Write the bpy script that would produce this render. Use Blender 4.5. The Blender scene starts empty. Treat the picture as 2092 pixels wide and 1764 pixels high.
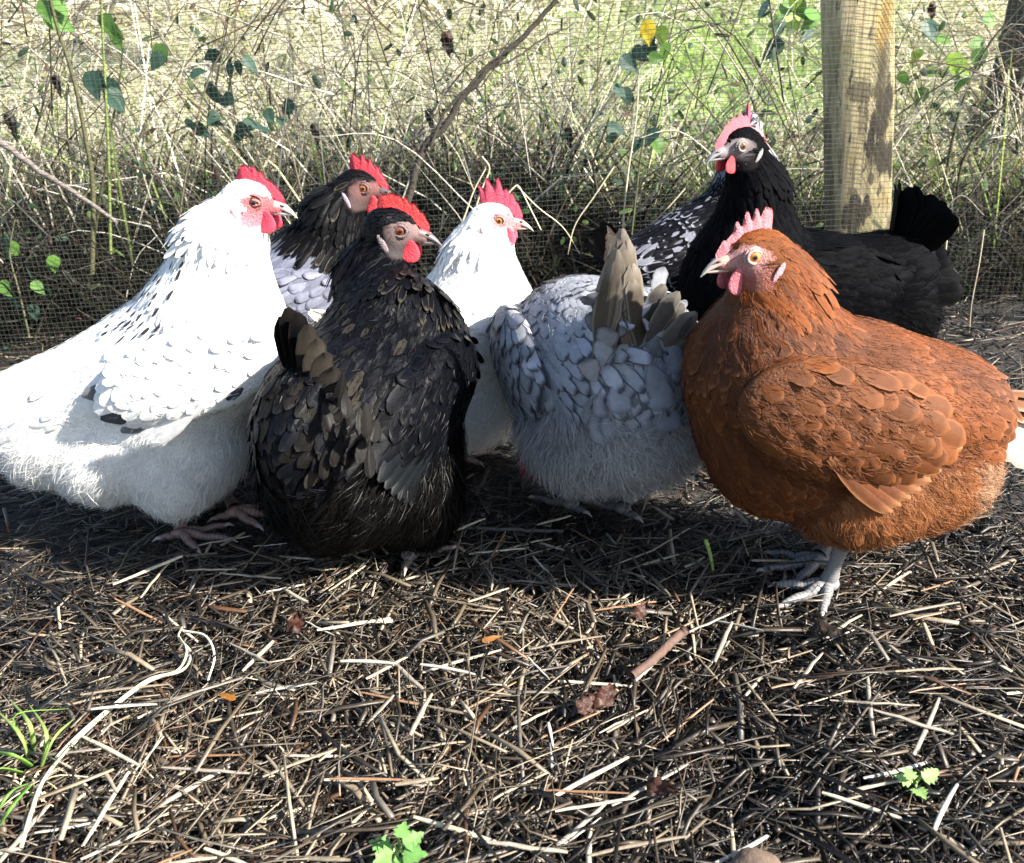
import bpy, math, random
import numpy as np
from mathutils import Vector, Matrix

random.seed(7)
RNG = np.random.default_rng(7)
scene = bpy.context.scene
COL = scene.collection
R = math.radians

# ------------------------------------------------------------------ camera
CAM_H, CAM_PITCH, CAM_ROLL = 0.605, R(23), R(3)
cam_data = bpy.data.cameras.new('camera')
cam_data.sensor_fit = 'HORIZONTAL'
cam_data.sensor_width = 36
cam_data.lens = 36 * 2000 / 2092
cam_data.clip_start = 0.02
cam_data.clip_end = 500
cam = bpy.data.objects.new('camera', cam_data)
COL.objects.link(cam)
FWD = np.array([0, math.cos(CAM_PITCH), -math.sin(CAM_PITCH)])
RGT0 = np.array([1., 0, 0])
UP0 = np.cross(RGT0, FWD)
RGT = RGT0 * math.cos(CAM_ROLL) - UP0 * math.sin(CAM_ROLL)
UPV = UP0 * math.cos(CAM_ROLL) + RGT0 * math.sin(CAM_ROLL)
CAMO = np.array([0, 0, CAM_H])
cam.matrix_world = Matrix([[RGT[i], UPV[i], -FWD[i], CAMO[i]] for i in range(3)] + [[0, 0, 0, 1]])
scene.camera = cam
cam_data.dof.use_dof = True
cam_data.dof.focus_distance = 1.12
cam_data.dof.aperture_fstop = 14

# ------------------------------------------------------------------ world, sun, exposure
SUN_DIR = np.array([0.80, -0.36, 0.58])
SUN_DIR = SUN_DIR / np.linalg.norm(SUN_DIR)
world = bpy.data.worlds.new('World')
scene.world = world
world.use_nodes = True
wn = world.node_tree
bg = wn.nodes['Background']
sky = wn.nodes.new('ShaderNodeTexSky')
sky.sky_type = 'NISHITA'
sky.sun_disc = False
sky.sun_elevation = math.asin(SUN_DIR[2])
sky.sun_rotation = math.atan2(SUN_DIR[0], SUN_DIR[1])
wn.links.new(sky.outputs[0], bg.inputs[0])
bg.inputs[1].default_value = 0.08
sun_data = bpy.data.lights.new('sun', 'SUN')
sun_data.energy = 5.0
sun_data.angle = R(0.6)
sun_data.color = (1.0, 0.95, 0.87)
sun = bpy.data.objects.new('sun', sun_data)
COL.objects.link(sun)
sun.rotation_euler = Vector(SUN_DIR).to_track_quat('Z', 'Y').to_euler()
scene.view_settings.view_transform = 'Standard'
scene.view_settings.look = 'None'
scene.view_settings.gamma = 1
scene.view_settings.use_curve_mapping = False
scene.view_settings.exposure = 2.05


# ------------------------------------------------------------------ helpers
def ray(x, y):
    return FWD + RGT * (x - 1046) / 2000 - UPV * (y - 882) / 2000


def at(x, y, Y):
    """world point on the plane y=Y seen at photo position (x, y) of a 2092-wide picture"""
    d = ray(x, y)
    return CAMO + d * (Y / d[1])


def on_ground(x, y, z=0.0):
    d = ray(x, y)
    return CAMO + d * ((z - CAM_H) / d[2])


def norm(a):
    a = np.asarray(a, float)
    return a / np.maximum(np.linalg.norm(a, axis=-1, keepdims=True), 1e-9)


def link(o, parent=None):
    COL.objects.link(o)
    if parent is not None:
        o.parent = parent
    return o


def tag(o, label=None, cat=None, group=None, kind=None):
    for k, v in (('label', label), ('category', cat), ('group', group), ('kind', kind)):
        if v:
            o[k] = v
    return o


def empty(name, loc):
    o = bpy.data.objects.new(name, None)
    o.location = loc
    o.empty_display_size = 0.05
    COL.objects.link(o)
    return o


def mesh_np(name, V, Q=None, T=None, mat=None, parent=None, cols=None, uv=None, smooth=True):
    """fast mesh from numpy arrays; Q (n,4) quads, T (n,3) triangles; cols {name: (nv,4)}, uv (nv,2)"""
    V = np.asarray(V, np.float32)
    parts = []
    if Q is not None and len(Q):
        parts.append(np.asarray(Q, np.int32))
    if T is not None and len(T):
        parts.append(np.asarray(T, np.int32))
    me = bpy.data.meshes.new(name)
    me.vertices.add(len(V))
    me.vertices.foreach_set('co', V.ravel())
    loops = np.concatenate([p.ravel() for p in parts])
    sizes = np.concatenate([np.full(len(p), p.shape[1], np.int32) for p in parts])
    me.loops.add(len(loops))
    me.loops.foreach_set('vertex_index', loops)
    me.polygons.add(len(sizes))
    st = np.concatenate([[0], np.cumsum(sizes)[:-1]]).astype(np.int32)
    me.polygons.foreach_set('loop_start', st)
    me.polygons.foreach_set('loop_total', sizes)
    if smooth:
        me.polygons.foreach_set('use_smooth', np.ones(len(sizes), bool))
    me.update(calc_edges=True)
    me.validate()
    for k, c in (cols or {}).items():
        a = me.color_attributes.new(k, 'FLOAT_COLOR', 'POINT')
        c = np.asarray(c, np.float32)
        if c.shape[1] == 3:
            c = np.hstack([c, np.ones((len(c), 1), np.float32)])
        a.data.foreach_set('color', c.ravel())
    if uv is not None:
        l = me.uv_layers.new(name='UVMap')
        l.data.foreach_set('uv', np.asarray(uv, np.float32)[loops].ravel())
    if mat is not None:
        me.materials.append(mat)
    o = bpy.data.objects.new(name, me)
    return link(o, parent)


class Acc:
    """collects pieces for one mesh"""
    def __init__(s):
        s.V, s.Q, s.T, s.C, s.E, s.U, s.n = [], [], [], [], [], [], 0

    def add(s, V, Q=None, T=None, col=None, edge=None, uv=None):
        V = np.asarray(V, float)
        if Q is not None and len(Q):
            s.Q.append(np.asarray(Q) + s.n)
        if T is not None and len(T):
            s.T.append(np.asarray(T) + s.n)
        s.V.append(V)
        n = len(V)
        for lst, c, d in ((s.C, col, (1, 1, 1, 1)), (s.E, edge, (0, 0, 0, 0))):
            c = d if c is None else c
            c = np.asarray(c, float)
            if c.ndim == 1:
                c = np.tile(c, (n, 1))
            if c.shape[1] == 3:
                c = np.hstack([c, np.ones((n, 1))])
            lst.append(c)
        s.U.append(np.zeros((n, 2)) if uv is None else uv)
        s.n += n

    def build(s, name, mat, parent=None, off=(0, 0, 0), smooth=True):
        if not s.V:
            return None
        return mesh_np(name, np.concatenate(s.V) - np.asarray(off),
                       np.concatenate(s.Q) if s.Q else None, np.concatenate(s.T) if s.T else None, mat, parent,
                       {'Col': np.concatenate(s.C), 'Edge': np.concatenate(s.E)}, np.concatenate(s.U), smooth)


def frame_of(t):
    t = norm(t)
    a = np.array([0, 0, 1.]) if abs(t[2]) < 0.9 else np.array([1., 0, 0])
    x = norm(np.cross(a, t))
    return x, np.cross(t, x)


def tube(P, r, ns=6, flat=1.0, up=None):
    """tapered tube along the points P with radius r (scalar or per point); returns V, Q"""
    P = np.asarray(P, float)
    n = len(P)
    r = np.broadcast_to(np.asarray(r, float), (n,))
    T = np.gradient(P, axis=0)
    V = []
    a0 = None
    for i in range(n):
        if up is not None:
            x = norm(np.cross(up, norm(T[i])))
            y = np.cross(norm(T[i]), x)
        else:
            x, y = frame_of(T[i])
            if a0 is not None:
                x = norm(a0 - norm(T[i]) * np.dot(a0, norm(T[i])))
                y = np.cross(norm(T[i]), x)
            a0 = x
        for k in range(ns):
            th = 2 * math.pi * k / ns
            V.append(P[i] + r[i] * (math.cos(th) * x + flat * math.sin(th) * y))
    Q = [(i * ns + k, i * ns + (k + 1) % ns, (i + 1) * ns + (k + 1) % ns, (i + 1) * ns + k)
         for i in range(n - 1) for k in range(ns)]
    Q.append(tuple(range(ns))[::-1][:4]) if ns == 4 else None
    Q.append(tuple((n - 1) * ns + k for k in range(4))) if ns == 4 else None
    return np.array(V), np.array(Q)


def ellipsoid(c, r, ax=None, nu=16, nv=10):
    c = np.asarray(c, float)
    V, Q = [], []
    for j in range(nv + 1):
        ph = math.pi * j / nv
        for i in range(nu):
            th = 2 * math.pi * i / nu
            V.append((r[0] * math.sin(ph) * math.cos(th), r[1] * math.sin(ph) * math.sin(th), r[2] * math.cos(ph)))
    V = np.array(V)
    if ax is not None:
        V = V @ np.asarray(ax)
    for j in range(nv):
        for i in range(nu):
            Q.append((j * nu + i, (j + 1) * nu + i, (j + 1) * nu + (i + 1) % nu, j * nu + (i + 1) % nu))
    return V + c, np.array(Q)


# ------------------------------------------------------------------ materials
def new_mat(name):
    m = bpy.data.materials.new(name)
    m.use_nodes = True
    nt = m.node_tree
    return m, nt, nt.nodes['Principled BSDF']


def nd(nt, t, **kw):
    n = nt.nodes.new(t)
    for k, v in kw.items():
        setattr(n, k, v)
    return n


def mth(nt, op, a, b=None, c=None, clamp=False):
    n = nt.nodes.new('ShaderNodeMath')
    n.operation = op
    n.use_clamp = clamp
    for i, x in enumerate((a, b, c)):
        if x is None:
            continue
        if isinstance(x, (int, float)):
            n.inputs[i].default_value = x
        else:
            nt.links.new(x, n.inputs[i])
    return n.outputs[0]


def mixc(nt, fac, a, b, mode='MIX'):
    n = nt.nodes.new('ShaderNodeMix')
    n.data_type = 'RGBA'
    n.blend_type = mode
    for sock, x in ((n.inputs[0], fac), (n.inputs[6], a), (n.inputs[7], b)):
        if isinstance(x, (int, float)):
            sock.default_value = x
        elif isinstance(x, tuple):
            sock.default_value = x if len(x) == 4 else (*x, 1)
        else:
            nt.links.new(x, sock)
    return n.outputs[2]


def noise(nt, scale, detail=3, rough=0.6, vec=None):
    n = nt.nodes.new('ShaderNodeTexNoise')
    n.inputs['Scale'].default_value = scale
    n.inputs['Detail'].default_value = detail
    n.inputs['Roughness'].default_value = rough
    if vec is None:
        tc = nt.nodes.new('ShaderNodeTexCoord')
        vec = tc.outputs['Object']
    nt.links.new(vec, n.inputs['Vector'])
    return n


def ramp(nt, fac, stops):
    n = nt.nodes.new('ShaderNodeValToRGB')
    cr = n.color_ramp
    while len(cr.elements) < len(stops):
        cr.elements.new(0.5)
    for e, (p, c) in zip(cr.elements, stops):
        e.position = p
        e.color = c if len(c) == 4 else (*c, 1)
    nt.links.new(fac, n.inputs[0])
    return n.outputs[0]


def bump(nt, h, strength, dist=0.002):
    b = nt.nodes.new('ShaderNodeBump')
    b.inputs['Strength'].default_value = strength
    b.inputs['Distance'].default_value = dist
    nt.links.new(h, b.inputs['Height'])
    return b.outputs[0]


def feather_material(name, rough=0.6, spec=0.3, sheen=0.0, sss=0.0, trans=0.0):
    m, nt, p = new_mat(name)
    a = nd(nt, 'ShaderNodeVertexColor', layer_name='Col')
    e = nd(nt, 'ShaderNodeVertexColor', layer_name='Edge')
    uv = nd(nt, 'ShaderNodeUVMap', uv_map='UVMap')
    sp = nd(nt, 'ShaderNodeSeparateXYZ')
    nt.links.new(uv.outputs[0], sp.inputs[0])
    u, v = sp.outputs[0], sp.outputs[1]
    au = mth(nt, 'ABSOLUTE', mth(nt, 'SUBTRACT', mth(nt, 'MULTIPLY', u, 2.0), 1.0))
    rim = mth(nt, 'MAXIMUM', mth(nt, 'POWER', au, 2.0), mth(nt, 'POWER', v, 3.0))
    mk = nd(nt, 'ShaderNodeMapRange', interpolation_type='SMOOTHSTEP')
    nt.links.new(rim, mk.inputs[0])
    mk.inputs[1].default_value = 0.45
    mk.inputs[2].default_value = 0.9
    fac = mth(nt, 'MULTIPLY', mk.outputs[0], e.outputs[1])
    c = mixc(nt, fac, a.outputs[0], e.outputs[0])
    # barbs: fine slanting lines either side of the shaft, and a paler shaft
    bw = nd(nt, 'ShaderNodeTexWave')
    cb = nd(nt, 'ShaderNodeCombineXYZ')
    nt.links.new(mth(nt, 'SUBTRACT', mth(nt, 'MULTIPLY', v, 3.0), au), cb.inputs[0])
    nt.links.new(mth(nt, 'MULTIPLY', u, 0.35), cb.inputs[1])
    bw.inputs['Scale'].default_value = 4.0
    bw.inputs['Distortion'].default_value = 2.5
    bw.inputs['Detail'].default_value = 2
    nt.links.new(cb.outputs[0], bw.inputs[0])
    nz = noise(nt, 140, 2)
    k = mth(nt, 'ADD', mth(nt, 'MULTIPLY', bw.outputs[1], 0.22), mth(nt, 'MULTIPLY', nz.outputs[0], 0.5))
    k = mth(nt, 'ADD', k, 0.62)
    sc = nd(nt, 'ShaderNodeVectorMath', operation='SCALE')
    nt.links.new(c, sc.inputs[0])
    nt.links.new(k, sc.inputs['Scale'])
    nt.links.new(sc.outputs[0], p.inputs['Base Color'])
    p.inputs['Roughness'].default_value = rough
    p.inputs['Specular IOR Level'].default_value = spec
    if sheen:
        p.inputs['Sheen Weight'].default_value = sheen
        p.inputs['Sheen Roughness'].default_value = 0.4
    nt.links.new(bump(nt, bw.outputs[1], 0.35, 0.0006), p.inputs['Normal'])
    if trans:
        out = nt.nodes['Material Output']
        tr = nd(nt, 'ShaderNodeBsdfTranslucent')
        nt.links.new(sc.outputs[0], tr.inputs[0])
        ms = nd(nt, 'ShaderNodeMixShader')
        ms.inputs[0].default_value = trans
        nt.links.new(p.outputs[0], ms.inputs[1])
        nt.links.new(tr.outputs[0], ms.inputs[2])
        nt.links.new(ms.outputs[0], out.inputs[0])
    return m


M_FEATHER = feather_material('feather_soft', 0.65, 0.25, 0.0, trans=0.15)
M_BLACK = feather_material('feather_glossy_black', 0.36, 0.06, 0.0)
M_MATT = feather_material('feather_matt_black', 0.55, 0.025, 0.0)
M_FLUFF = feather_material('feather_fluff', 0.9, 0.1, 0.0, trans=0.25)


def vcol_material(name, rough=0.5, spec=0.4, bscale=300, bstr=0.3, bdist=0.001, sss=0.0, var=0.35):
    m, nt, p = new_mat(name)
    a = nd(nt, 'ShaderNodeVertexColor', layer_name='Col')
    nz = noise(nt, bscale, 4)
    k = mth(nt, 'ADD', mth(nt, 'MULTIPLY', nz.outputs[0], var * 2), 1 - var)
    sc = nd(nt, 'ShaderNodeVectorMath', operation='SCALE')
    nt.links.new(a.outputs[0], sc.inputs[0])
    nt.links.new(k, sc.inputs['Scale'])
    nt.links.new(sc.outputs[0], p.inputs['Base Color'])
    p.inputs['Roughness'].default_value = rough
    p.inputs['Specular IOR Level'].default_value = spec
    if sss:
        p.inputs['Subsurface Weight'].default_value = sss
        p.inputs['Subsurface Radius'].default_value = (0.004, 0.0015, 0.001)
        p.inputs['Subsurface Scale'].default_value = 0.5
    nt.links.new(bump(nt, nz.outputs[0], bstr, bdist), p.inputs['Normal'])
    return m


M_BODY = vcol_material('body_skin_and_down', 0.6, 0.25, 420, 1.0, 0.0030, var=0.7)
M_BODY_DARK = vcol_material('dark_skin_and_down', 0.85, 0.02, 420, 0.5, 0.0015, var=0.4)
M_COMB = vcol_material('comb_flesh', 0.5, 0.35, 520, 1.0, 0.0022, sss=0.10, var=0.6)
M_BEAK = vcol_material('beak_horn', 0.35, 0.5, 260, 0.15, 0.0004, var=0.2)
M_LEG = vcol_material('scaly_leg', 0.55, 0.35, 420, 0.5, 0.0008, var=0.35)
M_EYE = vcol_material('eye_wet', 0.06, 0.8, 500, 0.0, 0.0001, var=0.15)


# ------------------------------------------------------------------ hens
def sd_ell(P, c, r, ax):
    q = (P - c) @ ax.T
    k0 = np.linalg.norm(q / r, axis=1)
    k1 = np.linalg.norm(q / (r * r), axis=1)
    return k0 * (k0 - 1) / np.maximum(k1, 1e-9)


def sd_cone(P, a, b, ra, rb):
    ba = b - a
    t = np.clip(((P - a) @ ba) / (ba @ ba), 0, 1)
    return np.linalg.norm(P - (a + t[:, None] * ba), axis=1) - (ra + (rb - ra) * t)


def smin(a, b, k):
    h = np.maximum(k - np.abs(a - b), 0) / k
    return np.minimum(a, b) - h * h * k * 0.25


def surface_nets(f, lo, hi, step):
    n = np.ceil((hi - lo) / step).astype(int) + 1
    xs = [lo[i] + step * np.arange(n[i]) for i in range(3)]
    G = np.stack(np.meshgrid(*xs, indexing='ij'), -1).reshape(-1, 3)
    F = np.empty(len(G))
    for s in range(0, len(G), 400000):
        F[s:s + 400000] = f(G[s:s + 400000])
    F = F.reshape(n)
    S = F < 0
    m = n - 1
    cnt = np.zeros(m, np.int32)
    acc = np.zeros((*m, 3))
    offs = [(0, 0, 0), (1, 0, 0), (0, 1, 0), (1, 1, 0), (0, 0, 1), (1, 0, 1), (0, 1, 1), (1, 1, 1)]
    sl = lambda o: tuple(slice(o[i], o[i] + m[i]) for i in range(3))
    for i in range(8):
        for j in range(i + 1, 8):
            a, b = offs[i], offs[j]
            if sum(abs(a[k] - b[k]) for k in range(3)) != 1:
                continue
            fa, fb = F[sl(a)], F[sl(b)]
            cr = S[sl(a)] != S[sl(b)]
            t = np.where(cr, fa / np.where(cr, fa - fb, 1), 0)
            cnt += cr
            for k in range(3):
                acc[..., k] += np.where(cr, a[k] + t * (b[k] - a[k]), 0)
    act = cnt > 0
    idx = -np.ones(m, np.int64)
    idx[act] = np.arange(act.sum())
    cell = np.argwhere(act)
    V = lo + step * (cell + acc[act] / cnt[act][:, None])
    Q = []
    for d in range(3):
        o1, o2 = (d + 1) % 3, (d + 2) % 3
        a = [slice(1, m[i]) for i in range(3)]
        a[d] = slice(0, m[d])
        b = list(a)
        b[d] = slice(1, m[d] + 1)
        s0, s1 = S[tuple(a)], S[tuple(b)]
        e = np.argwhere(s0 != s1)
        flip = s0[tuple(e.T)]
        base = e.copy()
        base[:, o1] += 1
        base[:, o2] += 1

        def cid(p, q):
            c = base.copy()
            c[:, o1] -= p
            c[:, o2] -= q
            return idx[tuple(c.T)]
        q4 = np.stack([cid(1, 1), cid(0, 1), cid(0, 0), cid(1, 0)], 1)
        q4 = np.where(flip[:, None], q4, q4[:, ::-1])
        Q.append(q4)
    Q = np.concatenate(Q)
    return V, Q[(Q >= 0).all(1)]


FV = np.array([0, .28, .55, .78, .93, 1.0])
FW = np.array([.45, .85, 1.0, .88, .55, .16])
FU = np.array([-1, 0, 1.0])


def feathers(acc, P, N, T, L, W, tilt, curl, camber, col, edge, lift=0.0005, rag=0.0):
    """adds one cambered vane per row of P (roots), N (normals), T (directions)"""
    n = len(P)
    if n == 0:
        return
    T = norm(T - N * np.sum(T * N, 1, keepdims=True))
    B = np.cross(N, T)
    L, W, tilt, curl = [np.broadcast_to(np.asarray(x, float), (n,)) for x in (L, W, tilt, curl)]
    nv, nu = len(FV), len(FU)
    s = FV[None, :, None]
    u = FU[None, None, :]
    w = (W[:, None, None] * FW[None, :, None]) * u
    al = L[:, None, None] * s * np.ones_like(u)
    li = lift + L[:, None, None] * (tilt[:, None, None] * s - curl[:, None, None] * s * s) \
        - camber * W[:, None, None] * FW[None, :, None] * u * u
    sw = RNG.normal(0, 0.06, (n, 1, 1)) * L[:, None, None] * s * s
    if rag:
        w = w * (1 + RNG.normal(0, rag, (n, nv, nu)))
        al = al * (1 + RNG.normal(0, rag * 0.3, (n, nv, nu)))
    V = P[:, None, None, :] + T[:, None, None, :] * al[..., None] + B[:, None, None, :] * (w + sw)[..., None] \
        + N[:, None, None, :] * li[..., None]
    V = V.reshape(-1, 3)
    q = np.array([(i * nu + j, i * nu + j + 1, (i + 1) * nu + j + 1, (i + 1) * nu + j)
                  for i in range(nv - 1) for j in range(nu - 1)])
    Q = (np.arange(n)[:, None, None] * (nv * nu) + q[None]).reshape(-1, 4)
    rep = lambda c: np.repeat(c, nv * nu, 0)
    U = np.stack(np.meshgrid(FV, (FU + 1) / 2, indexing='ij')[::-1], -1).reshape(-1, 2)
    acc.add(V, Q, col=rep(col), edge=rep(edge), uv=np.tile(U, (n, 1)))


def strands(acc, P, N, T, L, w, lift, drop, col):
    """thin tapering down filaments"""
    n = len(P)
    if n == 0:
        return
    T = norm(T - N * np.sum(T * N, 1, keepdims=True))
    B = np.cross(N, T)
    s = np.array([0, .4, .75, 1.0])
    ww = np.array([1, .9, .6, .15])
    D = norm(T + B * RNG.normal(0, 0.35, (n, 1)))
    L = np.broadcast_to(L, (n,))
    lift = np.broadcast_to(lift, (n,))
    C = P[:, None, :] + D[:, None, :] * (L[:, None] * s)[..., None] \
        + N[:, None, :] * (L[:, None] * (lift[:, None] * s - drop * s * s))[..., None]
    side = norm(B + N * RNG.normal(0, 0.8, (n, 1)))
    V = np.stack([C - side[:, None, :] * (w * ww)[None, :, None], C + side[:, None, :] * (w * ww)[None, :, None]], 2).reshape(-1, 3)
    q = np.array([(2 * i, 2 * i + 1, 2 * i + 3, 2 * i + 2) for i in range(3)])
    Q = (np.arange(n)[:, None, None] * 8 + q[None]).reshape(-1, 4)
    acc.add(V, Q, col=np.repeat(col, 8, 0), uv=np.full((n * 8, 2), 0.5))


def poisson(P, r):
    """indices of a subset of P no two of which are nearer than r (r scalar)"""
    cell = np.floor(P / r).astype(int)
    key = ((cell[:, 0] + 4000) * 10000 + cell[:, 1] + 4000) * 10000 + cell[:, 2] + 4000
    # the first point of every cell only: at most one can survive per cell, roughly
    _, first = np.unique(key, return_index=True)
    second = np.setdiff1d(np.arange(len(P)), first)[:len(first) * 2]
    order = np.concatenate([np.sort(first), second])
    offs = [(a * 10000 + b) * 10000 + c for a in (-1, 0, 1) for b in (-1, 0, 1) for c in (-1, 0, 1)]
    grid, keep = {}, []
    r2 = r * r
    pts = P.tolist()
    keys = key.tolist()
    for i in order.tolist():
        x, y, z = pts[i]
        k = keys[i]
        ok = True
        for o in offs:
            for (a, b, c) in grid.get(k + o, ()):
                if (x - a) ** 2 + (y - b) ** 2 + (z - c) ** 2 < r2:
                    ok = False
                    break
            if not ok:
                break
        if ok:
            grid.setdefault(k, []).append((x, y, z))
            keep.append(i)
    return np.array(keep, int)


# feather size per body region: spacing, length, half width, tilt, curl
REG = {
    'head':   (.0034, .008, .0022, .08, .10),
    'neck':   (.0064, .024, .0038, .07, .09),
    'hackle': (.0080, .034, .0048, .08, .11),
    'breast': (.0100, .026, .0085, .09, .14),
    'back':   (.0110, .030, .0092, .09, .12),
    'saddle': (.0110, .036, .0080, .09, .14),
    'wing':   (.0130, .034, .0105, .08, .08),
    'fluff':  (.0190, .030, .0065, .10, .20),
}
REGN = list(REG)


class Hen:
    def __init__(s, name, origin, yaw, label, style, scale=1.0):
        s.o = np.array([origin[0], origin[1], 0.0])
        s.yaw = yaw
        s.f = np.array([math.cos(yaw), math.sin(yaw), 0])
        s.l = np.array([-math.sin(yaw), math.cos(yaw), 0])
        s.u = np.array([0, 0, 1.])
        s.style = style
        s.root = empty(name, s.o)
        tag(s.root, label, 'hen', 'hens in the run')
        s.prims = []
        s.cr = []

    def S(s, px, py, lat=0.0):
        """world point on the hen's own fore-and-aft plane (shifted sideways by lat)"""
        d = ray(px, py)
        t = np.dot(s.o + s.l * lat - CAMO, s.l) / np.dot(d, s.l)
        return CAMO + d * t

    def W(s, x, y, z):
        return s.o + s.f * x + s.l * y + s.u * z

    def D(s, x, y, z):
        return s.f * x + s.l * y + s.u * z

    def ell(s, region, c, r, flow, pitch=0, yaw=0, roll=0, k=.03):
        """ellipsoid: c world point, r (along, across, up) metres, pitch up at the front (degrees)"""
        a, b = R(pitch), R(yaw)
        fx = s.f * math.cos(b) + s.l * math.sin(b)
        lx = -s.f * math.sin(b) + s.l * math.cos(b)
        e0 = fx * math.cos(a) + s.u * math.sin(a)
        e2 = -fx * math.sin(a) + s.u * math.cos(a)
        e1 = lx
        if roll:
            cr, sr = math.cos(R(roll)), math.sin(R(roll))
            e1, e2 = e1 * cr + e2 * sr, -e1 * sr + e2 * cr
        s.prims.append(('e', region, np.asarray(c), np.asarray(r, float), np.array([e0, e1, e2]), norm(flow), k))

    def cone(s, region, a, b, ra, rb, flow=None, k=.025):
        a, b = np.asarray(a), np.asarray(b)
        s.prims.append(('c', region, a, b, ra, rb, norm(b - a if flow is None else flow), k))

    def head(s, c, beak, up=(0, 0, 1), size=1.0):
        """c = point between the eyes, beak = direction of the beak"""
        s.hc = np.asarray(c, float)
        s.hx = norm(beak)
        y = norm(np.cross(np.asarray(up, float), s.hx))
        s.hy = y
        s.hz = np.cross(s.hx, y)
        s.hs = size
        A = np.array([s.hx, s.hy, s.hz])
        s.HA = A
        fl = -s.hx - 0.3 * s.hz
        q = lambda x, yy, z: s.hc + size * (s.hx * x + s.hy * yy + s.hz * z)
        s.HQ = q
        s.prims.append(('e', 'head', q(-.008, 0, .003), np.array([.0265, .0172, .0190]) * size, A, norm(fl), .006))
        s.prims.append(('e', 'head', q(-.006, 0, -.012), np.array([.0195, .0145, .0130]) * size, A, norm(fl), .006))
        s.prims.append(('c', 'head', q(0, 0, -.003), q(.024, 0, -.006), .0135 * size, .0078 * size, norm(fl), .006))

    def eye_head(s, px, py, beak, side, size=1.0, up=(0, 0, 1)):
        """head placed so that its eye on that side is seen at the given spot"""
        hy = norm(np.cross(np.asarray(up, float), norm(beak)))
        off = hy * side * .0172 * size
        d = ray(px, py)
        t = np.dot(s.o + off - CAMO, s.l) / np.dot(d, s.l)
        s.head(CAMO + d * t - off, beak, up, size)

    def skin_at(s, x, z, side, sink=0.0):
        """point on the side of the head at head coordinates x (to the beak), z (up)"""
        d = -s.hy * side
        p = s.HQ(x, side * .05, z)
        for _ in range(25):
            p = p + d * float(s.sdf(p[None])[0]) * .8
        return p + d * sink * s.hs

    def dists(s, P):
        D = np.empty((len(s.prims), len(P)))
        for i, p in enumerate(s.prims):
            if p[0] == 'e':
                D[i] = sd_ell(P, p[2], p[3], p[4])
            else:
                D[i] = sd_cone(P, p[2], p[3], p[4], p[5])
        return D

    def sdf(s, P):
        D = s.dists(P)
        d = D[0]
        for i in range(1, len(D)):
            d = smin(d, D[i], s.prims[i][-1])
        for c, r, ax, k in s.cr:           # grooves pressed into the plumage
            g = sd_ell(P, c, r, ax)
            h = np.maximum(k - np.abs(d + g), 0) / k
            d = np.maximum(d, -g) + h * h * k * 0.25
        return d

    def grad(s, P, e=.0015):
        g = np.empty_like(P)
        for k in range(3):
            o = np.zeros(3)
            o[k] = e
            g[:, k] = s.sdf(P + o) - s.sdf(P - o)
        return norm(g)

    def bare(s, P):
        """0..1 how far a point lies on the bare skin of the face"""
        q = (P - s.hc) @ s.HA.T / s.hs
        x, y, z = q[:, 0], np.abs(q[:, 1]), q[:, 2]
        e1 = ((x - .004) / .0185) ** 2 + ((z + .001) / .0125) ** 2
        e2 = ((x - .003) / .016) ** 2 + ((z + .014) / .014) ** 2
        e3 = ((x - .026) / .014) ** 2 + ((z + .004) / .016) ** 2
        m = np.minimum(np.minimum(e1, e2), e3)
        r = np.clip((1.25 - m) * 2.5, 0, 1) * (y > .0045) * (np.linalg.norm(q, axis=1) < .05)
        r = np.maximum(r, np.clip((1.1 - e3) * 3, 0, 1) * (np.linalg.norm(q, axis=1) < .05))
        return r

    def info(s, P):
        D = s.dists(P)
        w = np.exp(-D / .012)
        w /= w.sum(0)
        fl = np.einsum('ip,ik->pk', w, np.array([p[-2] for p in s.prims]))
        reg = np.array([REGN.index(p[1]) for p in s.prims])[np.argmin(D, 0)]
        return reg, norm(fl)

    def make(s, step=.0045, n_fluff=7000, dens=1.0):
        st = s.style
        lo = np.min([np.minimum(p[2], p[2] if p[0] == 'e' else p[3]) for p in s.prims], 0) - .19
        hi = np.max([np.maximum(p[2], p[2] if p[0] == 'e' else p[3]) for p in s.prims], 0) + .19
        lo[2] = max(lo[2], -.01)
        hi[2] = min(hi[2], .48)
        # tighten the box with a coarse pass
        n = ((hi - lo) / .012).astype(int)
        G = np.stack(np.meshgrid(*[np.linspace(lo[i], hi[i], n[i]) for i in range(3)], indexing='ij'), -1).reshape(-1, 3)
        near = G[s.sdf(G) < .012]
        lo, hi = near.min(0) - .014, near.max(0) + .014
        V, Q = surface_nets(s.sdf, lo, hi, step)
        for _ in range(2):
            N = s.grad(V)
            V = V - N * s.sdf(V)[:, None]
        N = s.grad(V)
        reg, fl = s.info(V)
        bare = s.bare(V)
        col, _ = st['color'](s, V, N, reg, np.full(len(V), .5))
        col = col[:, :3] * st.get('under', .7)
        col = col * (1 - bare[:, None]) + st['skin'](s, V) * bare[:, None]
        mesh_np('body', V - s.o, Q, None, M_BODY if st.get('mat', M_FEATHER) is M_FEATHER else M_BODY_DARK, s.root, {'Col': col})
        # candidate roots on the surface
        tri = np.concatenate([Q[:, [0, 1, 2]], Q[:, [0, 2, 3]]])
        A = np.linalg.norm(np.cross(V[tri[:, 1]] - V[tri[:, 0]], V[tri[:, 2]] - V[tri[:, 0]]), axis=1)
        m = int(80000 * dens)
        ti = RNG.choice(len(tri), m, p=A / A.sum())
        b = RNG.random((m, 2))
        f = b.sum(1) > 1
        b[f] = 1 - b[f]
        P = V[tri[ti, 0]] + b[:, :1] * (V[tri[ti, 1]] - V[tri[ti, 0]]) + b[:, 1:] * (V[tri[ti, 2]] - V[tri[ti, 0]])
        NP = s.grad(P)
        reg, fl = s.info(P)
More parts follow.
